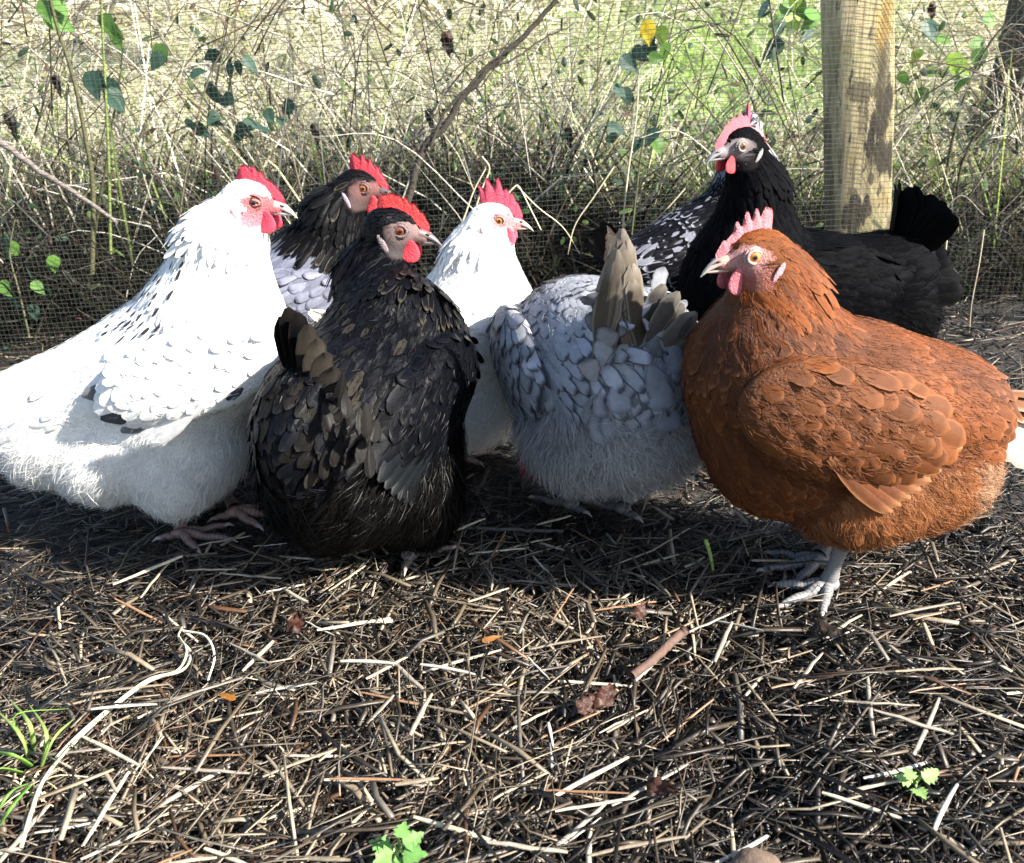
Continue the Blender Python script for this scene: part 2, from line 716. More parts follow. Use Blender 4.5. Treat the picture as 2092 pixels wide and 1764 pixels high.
        bare = s.bare(P)
        lat = (P - s.o) @ s.l
        out = {'plumage': Acc(), 'neck_plumage': Acc(), 'wing_l': Acc(), 'wing_r': Acc(), 'down': Acc()}
        # extra candidates for the head, where feathers are tiny
        hm = np.linalg.norm(P - s.hc, axis=1) < .07 * s.hs
        for ri, rn in enumerate(REGN):
            sp, L, W, ti_, cu = REG[rn]
            sc = st.get('scale', {}).get(rn, 1.0)
            sp, L, W = sp * sc, L * sc, W * sc
            sel = np.where((reg == ri) & (bare < .35))[0]
            if len(sel) == 0:
                continue
            keep = sel[poisson(P[sel], sp)]
            n = len(keep)
            if n == 0:
                continue
            rnd = RNG.random(n)
            c, e = st['color'](s, P[keep], NP[keep], np.full(n, ri), rnd)
            c = c.copy()
            c[:, :3] *= (1 + RNG.normal(0, st.get('var', .10), (n, 1)))
            T = fl[keep] + RNG.normal(0, .10, (n, 3))
            Ls = L * RNG.uniform(.8, 1.2, n)
            Ws = W * RNG.uniform(.85, 1.15, n)
            tl = ti_ * RNG.uniform(.6, 1.4, n)
            if rn == 'wing':          # small coverts at the shoulder, large ones towards the tip
                xw = (P[keep] - s.o) @ s.f - .5 * (P[keep][:, 2])
                tw = np.clip((np.quantile(xw, .95) - xw) / max(1e-6, np.quantile(xw, .95) - np.quantile(xw, .05)), 0, 1)
                Ls = Ls * (.62 + .75 * tw)
                Ws = Ws * (.62 + .60 * tw)
            if rn == 'head':
                Ls = Ls * s.hs
            if rn == 'fluff':
                feathers(out['down'], P[keep], NP[keep], T, Ls, Ws, tl, cu, .2, c, e, rag=.18)
            elif rn == 'wing':
                for key, mk in (('wing_l', lat[keep] > 0), ('wing_r', lat[keep] <= 0)):
                    feathers(out[key], P[keep][mk], NP[keep][mk], T[mk], Ls[mk], Ws[mk], tl[mk], cu, .25, c[mk], e[mk], rag=.04)
            else:
                key = 'neck_plumage' if rn in ('head', 'neck', 'hackle') else 'plumage'
                feathers(out[key], P[keep], NP[keep], T, Ls, Ws, tl, cu, .25, c, e, rag=.05)
        if st.get('flecks'):
            cnt, mask = st['flecks']
            k = np.where(mask(s, P, reg))[0]
            k = k[poisson(P[k], .0085)][:cnt]
            n = len(k)
            feathers(out['neck_plumage'], P[k] + NP[k] * .0035, NP[k], fl[k] + RNG.normal(0, .08, (n, 3)), RNG.uniform(.007, .014, n), RNG.uniform(.0012, .0026, n),
                     .03, .06, .2, rgba((.03, .03, .038), n), rgba((.2, .2, .22), n, .2), rag=.1)
        # soft down filaments over the fluffy parts
        sel = np.where(reg == REGN.index('fluff'))[0]
        if len(sel) and n_fluff:
            k = RNG.choice(sel, n_fluff)
            Pk = P[k] + RNG.normal(0, .002, (n_fluff, 3))
            c, e = st['color'](s, Pk, NP[k], reg[k], RNG.random(n_fluff))
            c = c.copy()
            c[:, :3] *= RNG.uniform(1 - st.get('fvar', .25), 1 + st.get('fvar', .25) * .8, (n_fluff, 1))
            cl = np.sin(Pk @ np.array([[90., 140, 60], [130, -70, 95], [-60, 80, 150]]).T)
            T = fl[k] + .35 * cl + RNG.normal(0, st.get('messy', .15), (n_fluff, 3))
            strands(out['down'], Pk, NP[k], T, RNG.uniform(.012, .034, n_fluff) * st.get('flen', 1.0), st.get('fwid', .00032),
                    RNG.uniform(.15, .6, n_fluff) * st.get('puff', 1.0), .25, c)
        # loose barbs lying over the contour feathers soften their edges
        sel = np.where((reg != REGN.index('fluff')) & (bare < .1))[0]
        nb = st.get('barbs', 9000)
        if nb:
            k = RNG.choice(sel, nb)
            c, e = st['color'](s, P[k], NP[k], reg[k], RNG.random(nb))
            c = c.copy()
            c[:, :3] *= RNG.uniform(.85, 1.2, (nb, 1))
            hd_ = reg[k] == REGN.index('head')
            strands(out['plumage'], P[k] + NP[k] * np.where(hd_, .0004, .002)[:, None], NP[k], fl[k] + RNG.normal(0, .12, (nb, 3)),
                    np.where(hd_, .006, RNG.uniform(.007, .015, nb)), .00028, np.where(hd_, .08, .10), .10, c)
        mat = st.get('mat', M_FEATHER)
        nm = {'plumage': 'plumage', 'neck_plumage': 'neck_plumage', 'down': 'down'}
        for kx, nme in nm.items():
            o = out[kx].build(nme, M_FLUFF if kx == 'down' and mat is M_FEATHER else mat, s.root, s.o)
            if o:
                o['kind'] = 'stuff'
        s.wings = []
        for kx in ('wing_l', 'wing_r'):
            o = out[kx].build('wing', mat, s.root, s.o)
            if o:
                o['kind'] = 'stuff'
            s.wings.append(o)
        s.mat = mat

    # ---- single large feathers
    def big_feather(s, name, root, d, nrm, L, W, col, edge, parent=None, bend=.1, tipw=None, mat=None):
        acc = Acc()
        P = np.asarray(root, float)[None]
        d = norm(d)
        nrm = norm(np.asarray(nrm) - d * np.dot(nrm, d))
        B = np.cross(nrm, d)
        nv, nu = 12, 5
        V, U = [], []
        jag = RNG.normal(0, .05, (nv, nu))
        for i in range(nv):
            v = i / (nv - 1)
            w = W * (min(1, .25 + 1.6 * v) * (1 if v < .72 else math.sqrt(max(.02, 1 - ((v - .72) / .285) ** 2))))
            for j in range(nu):
                u = j / (nu - 1) * 2 - 1
                V.append(P[0] + d * L * v * (1 + .02 * jag[i, j]) + B * (w * u * (1 + jag[i, j]))
                         + nrm * (-bend * L * v * v - .14 * w * u * u + (.0010 if j == 2 else 0)))
                U.append(((u + 1) / 2, v))
        Q = [(i * nu + j, i * nu + j + 1, (i + 1) * nu + j + 1, (i + 1) * nu + j) for i in range(nv - 1) for j in range(nu - 1)]
        acc.add(np.array(V), np.array(Q), col=col, edge=edge, uv=np.array(U))
        off = s.o
        return acc.build(name, mat or s.mat, parent or s.root, off)

    def flight(s, side, c, r, pitch, n, L, W, col, edge, out=.03, fan=26):
        """flight feathers growing from inside the folded wing (centre c, radii r), tips past its rear end; children of the wing"""
        par = s.wings[0 if side > 0 else 1] or s.root
        c = np.asarray(c, float)
        for i in range(n):
            t = i / max(1, n - 1)
            a = R(pitch + fan * (t - .25))
            d = -s.f * math.cos(a) - s.u * math.sin(a) - s.l * side * .10
            tipx = r[0] + out - .05 * t
            root = c + d * (tipx - L) - s.u * (r[2] * (.75 * t - .05)) + s.l * side * (r[1] * .90 - .0030 * t)
            s.big_feather('flight_feather', root, d, s.l * side + s.u * .15, L, W, col(i), edge, par, bend=.02)

    # ---- face
    def face(s, comb, comb_col, wattle=1.0, wattle_col=None, beak_col=(.55, .42, .33), beak_tip=None,
             eye_col=(.35, .12, .02), ear_col=(.6, .3, .3), lid_col=(.5, .3, .28), blink=False, comb_lean=0.0, beak_len=.86,
             tuft=None, bristle=None, comb_h=1.0):
        q, hs = s.HQ, s.hs
        wattle_col = wattle_col or comb_col
        # comb: blade with points; comb = list of (position along 0..1, height mm) outline
        xs = np.linspace(0, 1, 56)
        pts = np.array(comb)
        hgt = np.interp(xs, pts[:, 0], pts[:, 1]) * .001 * comb_h
        base = []
        for x in xs:                      # base line from the beak over the crown to the back of the head
            bx = .031 - .056 * x
            bz = .003 + .024 * math.sin(min(1, x * 1.25) * math.pi / 2) - .004 * x * x
            base.append((bx, bz))
        rows = 6
        V, C = [], []
        for side in (1, -1):
            for (bx, bz), h, x in zip(base, hgt, xs):
                for j in range(rows + 1):
                    t = j / rows
                    th = (.0034 * (1 - t) ** .6 + .0009) * min(1, .35 + 8 * x * (1 - x) * .6) * (1.0 if j < rows else .2)
                    fan = (x - .55) * -.012 * t * (h / .02)
                    V.append(q(bx + fan, side * th + comb_lean * h * t * t, bz - .006 * (1 - t) + h * t))
                    C.append(np.array(comb_col) * (1 - .15 * t))
        V, C = np.array(V), np.array(C)
        n1 = len(xs) * (rows + 1)
        Q = []
        for sd in range(2):
            for i in range(len(xs) - 1):
                for j in range(rows):
                    a = sd * n1 + i * (rows + 1) + j
                    f = (a, a + rows + 1, a + rows + 2, a + 1)
                    Q.append(f if sd else f[::-1])
        for i in range(len(xs) - 1):
            a = i * (rows + 1) + rows
            Q.append((a, a + rows + 1, n1 + a + rows + 1, n1 + a))
        for i in (0, len(xs) - 1):
            for j in range(rows):
                a = i * (rows + 1) + j
                Q.append((a, a + 1, n1 + a + 1, n1 + a))
        A = Acc()
        A.add(V, np.array(Q), col=C)
        A.build('comb', M_COMB, s.root, s.o)
        # beak
        bl = beak_len
        bt = np.array(beak_tip if beak_tip is not None else beak_col)
        for nm, top in (('upper_beak', True), ('lower_beak', False)):
            A = Acc()
            ringsV, C = [], []
            nr, ns = 9, 12
            for i in range(nr):
                t = i / (nr - 1)
                cx = .021 + .030 * bl * t * (1 if top else .82)
                if top:
                    cz = -.0035 - .0030 * t - .0085 * t ** 2.6
                    rh, rw = .0075 * (1 - t) ** .75 + .0006, .0078 * (1 - t) ** .8 + .0006
                else:
                    cz = -.0098 - .0015 * t
                    rh, rw = .0042 * (1 - t) ** .7 + .0004, .0066 * (1 - t) ** .8 + .0005
                for k in range(ns):
                    th = 2 * math.pi * k / ns
                    z = rh * math.sin(th)
                    if top and z < 0:
                        z *= .45
                    if not top and z > 0:
                        z *= .25
                    ringsV.append(q(cx, rw * math.cos(th), cz + z))
                    f = min(1, max(0, (t - .35) * 2.2))
                    C.append(np.array(beak_col) * (1 - f) + bt * f)
            Q = [(i * ns + k, i * ns + (k + 1) % ns, (i + 1) * ns + (k + 1) % ns, (i + 1) * ns + k) for i in range(nr - 1) for k in range(ns)]
            A.add(np.array(ringsV), np.array(Q), col=np.array(C))
            A.build(nm, M_BEAK, s.root, s.o)
        HA = s.HA
        for side in (1, -1):
            # nostril
            A = Acc()
            V, Q = ellipsoid(q(.030, side * .0052, -.0018), np.array([.0036, .0012, .0012]) * hs, HA, 10, 6)
            A.add(V, Q, col=(.05, .03, .03))
            A.build('nostril', M_BEAK, s.root, s.o)
            # eye: ball, with iris ring coloured on it, lids as a ring round it
            er = .0072 * hs
            ec = s.skin_at(.001, .0015, side, .0046)
            V, Q = ellipsoid((0, 0, 0), (er, er, er), None, 20, 14)
            out = norm(s.hy * side + s.hx * .25)
            x1, y1 = frame_of(out)
            ax = np.array([x1, y1, out])
            cosang = V[:, 2] / er
            c = np.where((cosang > .925)[:, None], np.array([[.004, .004, .004]]),
                         np.where((cosang > .60)[:, None], np.array([eye_col]), np.array([[.03, .02, .015]])))
            A = Acc()
            A.add(V @ ax + ec, Q, col=c)
            A.build('eye', M_EYE, s.root, s.o)
            for rr, tt, cc in ((.0068, .0016, lid_col), (.0092, .0014, np.array(lid_col) * .85)):
                P = []
                for k in range(25):
                    th = 2 * math.pi * k / 24
                    sy = .42 if (blink and rr < .008) else .88
                    P.append(ec + hs * (s.hx * rr * math.cos(th) + s.hz * rr * sy * math.sin(th)) + out * (.0052 - (.0022 if rr > .008 else 0)) * hs
                             - s.hy * side * .10 * hs * abs(math.cos(th)) * rr)
                V, Q = tube(P, tt * hs, 7)
                A = Acc()
                A.add(V, Q, col=cc)
                A.build('eyelid', M_COMB, s.root, s.o)
            # wattle
            if wattle:
                A = Acc()
                V, Q = ellipsoid((0, 0, 0), (.0112 * hs * wattle, .0026 * hs, .0140 * hs * wattle), None, 18, 14)
                z01 = V[:, 2] / (.0135 * hs * wattle)
                V[:, 0] *= (1 - .35 * np.clip(z01, -1, 1))
                V[:, 1] += .0022 * hs * (z01 ** 2) * side
                c = np.tile(np.array(wattle_col), (len(V), 1)) * (1 + .25 * (np.abs(V[:, :1]) > .007 * hs * wattle))
                wp = s.skin_at(.0165, -.0115, side, -.0012)
                A.add(V @ HA + wp - s.hz * hs * (.0100 * wattle) - s.hx * hs * .003 + s.hy * side * .0010, Q, col=c)
                A.build('wattle', M_COMB, s.root, s.o)
            # ear lobe and the little ear tuft behind the eye
            A = Acc()
            V, Q = ellipsoid((0, 0, 0), (.0042 * hs, .0017 * hs, .0100 * hs), None, 14, 10)
            V[:, 0] -= V[:, 2] * .55
            A.add(V @ HA + s.skin_at(-.0150, -.0140, side, .0002), Q, col=ear_col)
            A.build('ear_lobe', M_COMB, s.root, s.o)
            if tuft is not None:
                A = Acc()
                n = 60
                e0 = s.skin_at(-.0085, -.0055, side, .001)
                r0 = e0 + RNG.normal(0, .0022, (n, 3))
                c = np.tile(np.array([*tuft, 1.]), (n, 1)) * np.concatenate([RNG.uniform(.7, 1.2, (n, 1))] * 3 + [np.ones((n, 1))], 1)
                strands(A, r0, np.tile(s.hy * side, (n, 1)), np.tile(-s.hx - .12 * s.hz, (n, 1)) + RNG.normal(0, .1, (n, 3)),
                        np.full(n, .013 * hs), .0006, .35, .1, c)
                o = A.build('ear_tuft', M_FLUFF, s.root, s.o)
                o['kind'] = 'stuff'

        A = Acc()
        n = 140
        sd_ = np.repeat([1., -1.], 70)[:, None]
        bp = s.hc + hs * (s.hx * RNG.uniform(-.014, .020, (n, 1)) + s.hy * sd_ * .05 + s.hz * RNG.uniform(-.020, .008, (n, 1)))
        for _ in range(25):
            bp = bp - s.hy * sd_ * s.sdf(bp)[:, None] * .8
        bc = np.array([*(bristle if bristle is not None else np.array(lid_col) * .5), 1.])
        strands(A, bp, s.hy * sd_ * np.ones((n, 3)), np.tile(-s.hx - .4 * s.hz, (n, 1)) + RNG.normal(0, .2, (n, 3)),
                RNG.uniform(.003, .006, n) * hs, .00032, .25, .1, np.tile(bc, (n, 1)))
        o = A.build('face_bristles', M_FLUFF, s.root, s.o)
        o['kind'] = 'stuff'

    # ---- legs
    def leg(s, hip, foot, toe_dir, col, r=.0072, spread=38, claw=(.25, .2, .18), side=1, toe=.058):
        hip, foot = np.asarray(hip, float), np.asarray(foot, float)
        A = Acc()
        foot = foot.copy()
        foot[2] = .025
        mid = hip * .5 + foot * .5
        tt = np.linspace(0, 1, 34)
        P = [hip + (foot + np.array([0, 0, .004]) - hip) * t for t in tt]
        rr = np.interp(tt, [0, .25, .5, .75, 1], [r * 1.35, r * 1.0, r * .92, r * .98, r * 1.25])
        V, Q = tube(P, rr * (1 + .05 * (np.arange(34) % 2)), 10)
        shade = np.repeat(np.where(np.arange(34) % 2, 1.12, .62), 10)[:, None]
        A.add(V, Q, col=np.asarray(col)[None] * shade)
        V, Q = ellipsoid(foot, (r * 1.5, r * 1.4, r * 1.05))
        A.add(V, Q, col=col)
        td = norm(np.array([toe_dir[0], toe_dir[1], 0]))
        sd = np.array([-td[1], td[0], 0])
        claws = []
        for a, L in ((0, 1.12), (spread, .9), (-spread, .88), (180 + 25 * side, .42)):
            d = td * math.cos(R(a)) + sd * math.sin(R(a))
            L *= toe
            P, rr = [], []
            for i in range(25):
                t = i / 24
                P.append(foot + d * L * t + np.array([0, 0, .0015 * math.sin(t * math.pi * 3) - .0048 * t]))
                rr.append(r * (.92 - .42 * t) * (1 + .08 * math.cos(t * math.pi * 6) + .07 * (i % 2)))
            V, Q = tube(P, rr, 8)
            A.add(V, Q, col=np.asarray(col)[None] * np.repeat(np.where(np.arange(25) % 2, 1.05, .55), 8)[:, None])
            cp = [P[-1] - d * .002, P[-1] + d * .006 + np.array([0, 0, .0012]), P[-1] + d * .0125 + np.array([0, 0, -.0032])]
            claws.append((cp, rr[-1]))
        o = A.build('leg', M_LEG, s.root, s.o)
        for cp, r0 in claws:
            A = Acc()
            V, Q = tube(cp, [r0 * .8, r0 * .62, .0005], 7)
            A.add(V, Q, col=claw)
            A.build('claw', M_BEAK, o, s.o)


DRY = [(.70, .64, .46), (.58, .53, .32), (.40, .36, .18), (.78, .74, .60)]
GRN = [(.20, .32, .06), (.30, .42, .09), (.42, .50, .15), (.12, .2, .04)]
DRK = [(.010, .008, .006), (.026, .02, .014), (.06, .047, .03), (.018, .026, .010), (.18, .15, .10)]  # undergrowth colours, with the shade behind the wire darkened into them


def green_zone(x, y):
    u = x / np.maximum(y, 1)
    return np.clip(1.25 - np.abs(u - .22) / .20, 0, 1) * np.clip((7.5 - y) / 2, 0, 1)


# ------------------------------------------------------------------ ground
def hgt(x, y):
    x, y = np.asarray(x, float), np.asarray(y, float)
    b = .006 * np.sin(7 * x + 1.3) * np.sin(6 * y) + .004 * np.sin(17 * x + 3 * y) + .003 * np.sin(23 * y - 9 * x)
    ledge = np.clip((y - 2.12 + .05 * np.sin(5 * x)) / .30, 0, 1)
    ledge = ledge * ledge * (3 - 2 * ledge) * (.085 + .03 * np.sin(3.1 * x + 1))
    bank = .03 * np.clip(y - 2.3, 0, 2) + .155 * np.clip(y - 3.4, 0, 12) + .02 * np.clip(y - 15, 0, 400)
    wob = .05 * np.sin(1.7 * x + .8 * y) * np.clip((y - 2.6) / 2, 0, 1)
    return b * np.clip(1.3 - .1 * np.abs(y - 1.2), 0, 1) + ledge + bank + wob - .004


def grid_sheet(name, xs, ys, mat):
    X, Y = np.meshgrid(xs, ys, indexing='ij')
    V = np.stack([X, Y, hgt(X, Y)], -1).reshape(-1, 3)
    ny = len(ys)
    i, j = np.meshgrid(np.arange(len(xs) - 1), np.arange(ny - 1), indexing='ij')
    a = (i * ny + j).ravel()
    gz = green_zone(V[:, 0], V[:, 1])
    return mesh_np(name, V, np.stack([a, a + ny, a + ny + 1, a + 1], 1), None, mat, cols={'Col': np.stack([gz] * 3, 1)})


m_soil, nt, p = new_mat('dark_wet_litter')
nz = noise(nt, 38, 6, .7)
n2 = noise(nt, 3.0, 4)
c = ramp(nt, nz.outputs[0], [(.3, (.004, .003, .0025)), (.52, (.014, .010, .007)), (.72, (.04, .03, .02))])
c2 = ramp(nt, n2.outputs[0], [(.4, (.6, .6, .6)), (.65, (1.2, 1.05, .9))])
nt.links.new(mixc(nt, 1.0, c, c2, 'MULTIPLY'), p.inputs['Base Color'])
p.inputs['Roughness'].default_value = .75
nt.links.new(bump(nt, nz.outputs[0], .9, .012), p.inputs['Normal'])

m_bank, nt, p = new_mat('grassy_bank')
nz = noise(nt, 14, 6, .7)
n2 = noise(nt, .9, 4)
ca = ramp(nt, nz.outputs[0], [(.35, (.015, .015, .006)), (.5, (.12, .11, .045)), (.68, (.50, .45, .27))])
cb = ramp(nt, nz.outputs[0], [(.3, (.025, .05, .01)), (.5, (.14, .22, .045)), (.7, (.36, .45, .13))])
k = nd(nt, 'ShaderNodeVertexColor', layer_name='Col').outputs[0]
nt.links.new(mixc(nt, k, ca, cb), p.inputs['Base Color'])
p.inputs['Roughness'].default_value = .9
nt.links.new(bump(nt, nz.outputs[0], .8, .03), p.inputs['Normal'])

xs = np.concatenate([np.linspace(-150, -3, 14), np.linspace(-2.6, 2.6, 150), np.linspace(3, 150, 14)])
g = grid_sheet('ground', xs, np.concatenate([np.linspace(-60, -1, 8), np.linspace(-.6, 2.4, 100)]), m_soil)
tag(g, kind='structure')
g = grid_sheet('grass_bank', xs, np.concatenate([np.linspace(2.4, 8, 90), np.linspace(8.6, 30, 16), np.linspace(40, 300, 8)]), m_bank)
tag(g, kind='structure')

# ------------------------------------------------------------------ straw litter
def straws(acc, P, D, Lz, W, col, bend=.06, thick=.45):
    """N flattened straw pieces: centre P, direction D, length, half width"""
    n = len(P)
    D = norm(D)
    S = norm(np.cross(D, np.array([0, 0, 1.])) + RNG.normal(0, .25, (n, 3)))
    S = norm(S - D * np.sum(S * D, 1, keepdims=True))
    U = np.cross(S, D)
    s = np.array([-.5, 0, .5])
    bd = RNG.normal(0, bend, (n, 1))
    bu = RNG.normal(0, bend * .5, (n, 1))
    C = P[:, None] + D[:, None] * (Lz[:, None] * s)[..., None] \
        + (S * bd * Lz[:, None])[:, None] * (1 - 4 * s * s)[None, :, None] \
        + (U * bu * Lz[:, None])[:, None] * (1 - 4 * s * s)[None, :, None]
    ww = W[:, None] * np.array([.85, 1, .8]) * RNG.uniform(.8, 1.1, (n, 3))
    ring = []
    for a, b in ((1, .35), (0.15, 1), (-1, .35), (-.1, -1)):
        ring.append(C + S[:, None] * (ww * a)[..., None] + U[:, None] * (ww * b)[..., None] * thick)
    V = np.stack(ring, 2).reshape(-1, 3)
    q = [(i * 4 + k, i * 4 + (k + 1) % 4, (i + 1) * 4 + (k + 1) % 4, (i + 1) * 4 + k) for i in range(2) for k in range(4)]
    q += [(3, 2, 1, 0), (8, 9, 10, 11)]
    Q = (np.arange(n)[:, None, None] * 12 + np.array(q)[None]).reshape(-1, 4)
    acc.add(V, Q, col=np.repeat(col, 12, 0))


M_STRAW = vcol_material('straw', .42, .45, 130, .6, .0010, var=.75)
PAL = np.array([(.005, .0045, .004), (.013, .0105, .009), (.028, .023, .018), (.055, .045, .034), (.10, .083, .062), (.17, .145, .11), (.27, .24, .19), (.065, .034, .019), (.10, .092, .084)])


def patch(x, y):
    """0 where the litter is black and trodden, 1 where dry pale straw has gathered"""
    g_ = .5 + .28 * np.sin(9 * x + 4 * y + 1.0) * np.sin(11 * y - 3 * x + .6) + .30 * np.sin(4.1 * x - 7.3 * y + 2.2) + .18 * np.sin(19 * x + 13 * y)
    g_ = g_ + .55 * np.exp(-((x - .06) ** 2 + (y - .70) ** 2) / .012) + .3 * np.exp(-((x + .22) ** 2 + (y - .66) ** 2) / .02)
    return np.clip(g_, 0, 1)


PAL = PAL * np.array([1.08, 1.0, .88])


def straw_colors(n, w, g_=None):
    if g_ is not None:
        base = straw_colors(n, w)
        dark = PAL[RNG.choice(4, n, p=[.3, .35, .22, .13])] * RNG.uniform(.6, 1.1, (n, 1))
        return np.where((RNG.random(n) < .15 + .95 * g_)[:, None], base * (.75 + .45 * g_)[:, None], dark)
    return PAL[RNG.choice(len(PAL), n, p=np.array(w) / np.sum(w))] * RNG.uniform(.6, 1.05, (n, 1))


def lie(n, xr, yr):
    x = RNG.uniform(*xr, n)
    y = RNG.uniform(*yr, n)
    return x, y


acc = Acc()
for n, xr, yr, ln, wd, zt, wts in (
        (8500, (-.62, .62), (.48, 1.05), (.015, .07), (.0009, .0020), .010, (2.5, 4, 5, 5, 3.5, 1.5, .5, 1.8, 2)),
        (8000, (-.62, .62), (.48, 1.05), (.015, .10), (.0007, .0023), .022, (.6, 1.5, 3, 4, 4, 3.6, 2.4, 1.2, 2.6)),
        (3600, (-.9, .9), (1.05, 1.45), (.02, .09), (.0010, .0023), .012, (5, 5, 4, 3, 2, 1.2, .5, 1, 1)),
        (4600, (-1.2, 1.4), (1.4, 2.15), (.02, .10), (.0011, .0025), .012, (1.5, 2.5, 3, 4, 4, 3, 2, 1, 1.5))):
    x, y = lie(n, xr, yr)
    ang = RNG.vonmises(0, 1.6, n) + .45 + .9 * np.sin(5 * x + 2.2 * y) + .5 * np.sin(9 * y - 4 * x)
    L = RNG.uniform(*ln, n) * RNG.choice([.6, 1, 1.0, 1.3], n)
    W = RNG.uniform(*wd, n) * RNG.choice([.45, .7, 1, 1.1, 1.5], n)
    pit = RNG.normal(0, .10, n)
    D_ = np.stack([np.cos(ang), np.sin(ang), np.tan(pit)], 1)
    z = hgt(x, y) + .003 + zt * RNG.random(n) ** 1.5 + np.abs(np.sin(pit)) * L * .3
    straws(acc, np.stack([x, y, z], 1), D_, L, W, straw_colors(n, wts, patch(x, y)), bend=.055, thick=RNG.choice([.22, .35, .5], (n, 1, 1)))
# fine fibres and root hairs between the straw
x, y = lie(4200, (-.65, .65), (.48, 1.3))
ang = RNG.uniform(0, 6.28, 4200)
L = RNG.uniform(.015, .05, 4200)
straws(acc, np.stack([x, y, hgt(x, y) + RNG.uniform(.006, .024, 4200)], 1), np.stack([np.cos(ang), np.sin(ang), RNG.normal(0, .25, 4200)], 1),
       L, np.full(4200, .00045), straw_colors(4200, (1, 2, 3, 4, 3, 2, 1, 3, 1)), bend=.16, thick=1)
# crumbs of soil and droppings
cV, cQ = ellipsoid((0, 0, 0), (1, 1, .7), None, 6, 4)
for i in range(700):
    x, y = RNG.uniform(-.6, .6), RNG.uniform(.5, 1.4)
    r = RNG.uniform(.0015, .0055)
    acc.add(cV * r * (1 + RNG.normal(0, .15, cV.shape)) + np.array([x, y, float(hgt(x, y)) + RNG.uniform(.004, .018)]), cQ,
            col=np.array(random.choice([(.02, .014, .01), (.035, .026, .018), (.06, .045, .03)])))
o = acc.build('straw_litter', M_STRAW, None, smooth=False)
tag(o, 'matted dark straw litter covering the ground of the run', 'straw litter', kind='stuff')

# the largest loose stalks lie on top, one by one
protos = []
for i in range(14):
    A = Acc()
    L, W = RNG.uniform(.035, .085), RNG.uniform(.0013, .0025)
    base = np.array([(.36, .31, .23), (.28, .23, .16), (.22, .19, .15), (.16, .13, .09), (.32, .30, .26), (.20, .11, .06)][i % 6])
    n = 7
    t = np.linspace(-.5, .5, n)
    b = RNG.normal(0, .05)
    kx = RNG.uniform(-.2, .2)
    P = np.stack([t * L, b * L * (.25 - t * t) + .0, .0006 * RNG.normal(0, .5, n) + .0], 1)
    V, Q = tube(P, W * np.array([.75, 1, 1.0, 1.15, .95, .9, .6]), 6, .55)
    A.add(V, Q, col=base)
    me = A.build('straw_stalk', M_STRAW)
    protos.append(me)
ns = 0
for i in range(150):
    x, y = RNG.uniform(-.46, .50), .56 + .62 * RNG.random() ** 1.3
    o = protos[i] if i < len(protos) else protos[i % len(protos)].copy()
    if i >= len(protos):
        COL.objects.link(o)
    o.location = (x, y, float(hgt(x, y)) + RNG.uniform(.019, .030))
    o.rotation_euler = (RNG.normal(0, .3), RNG.normal(0, .09), RNG.uniform(0, 6.28) if i % 3 else RNG.normal(.5, .4))
    hue = ('bleached', 'golden', 'greyish', 'dull brown', 'silvery', 'reddish brown')[(i % len(protos)) % 6]
    where = ('lower left', 'lower middle', 'lower right')[min(2, int((x / y + .45) / .9 * 3))] if y < .82 else ('left, nearer the hens', 'middle, nearer the hens', 'right, nearer the hens')[min(2, max(0, int((x / y + .45) / .9 * 3)))]
    tag(o, 'loose %s straw stalk on the litter at %s' % (hue, where), 'straw stalk', '%s straw stalks, %s' % (hue, where))

# ------------------------------------------------------------------ wire fence with its post
m_wire, nt, p = new_mat('galvanised_wire')
p.inputs['Base Color'].default_value = (.055, .06, .052, 1)
p.inputs['Metallic'].default_value = .0
p.inputs['Roughness'].default_value = .5

m_post, nt, p = new_mat('weathered_post_wood')
tc = nd(nt, 'ShaderNodeTexCoord')
mp = nd(nt, 'ShaderNodeMapping')
mp.inputs['Scale'].default_value = (1, 1, .06)
nt.links.new(tc.outputs['Object'], mp.inputs[0])
g1 = noise(nt, 90, 5, .65, mp.outputs[0])
col = ramp(nt, g1.outputs[0], [(.25, (.20, .155, .08)), (.5, (.42, .34, .18)), (.75, (.58, .49, .29))])
g2 = noise(nt, 7, 4, .6)
moss = ramp(nt, g2.outputs[0], [(.48, (0, 0, 0)), (.62, (1, 1, 1))])
col = mixc(nt, mth(nt, 'MULTIPLY', moss, .35), col, (.22, .25, .09))
# dark splits and knots, stretched up the grain
mp2 = nd(nt, 'ShaderNodeMapping')
mp2.inputs['Scale'].default_value = (1, 1, .22)
nt.links.new(tc.outputs['Object'], mp2.inputs[0])
g3 = noise(nt, 120, 3, .5, mp2.outputs[0])
fl = ramp(nt, g3.outputs[0], [(.62, (0, 0, 0)), (.68, (1, 1, 1))])
col = mixc(nt, mth(nt, 'MULTIPLY', fl, .9), col, (.035, .026, .018))
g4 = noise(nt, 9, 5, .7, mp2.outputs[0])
mottle = ramp(nt, g4.outputs[0], [(.50, (0, 0, 0)), (.58, (1, 1, 1))])
col = mixc(nt, mth(nt, 'MULTIPLY', mottle, .75), col, (.05, .038, .022))  # broad dark mottling: staining and dappled shade painted together
g5 = noise(nt, 11, 4, .6)
lich = ramp(nt, g5.outputs[0], [(.55, (0, 0, 0)), (.64, (1, 1, 1))])
col = mixc(nt, mth(nt, 'MULTIPLY', lich, .35), col, (.36, .24, .05))
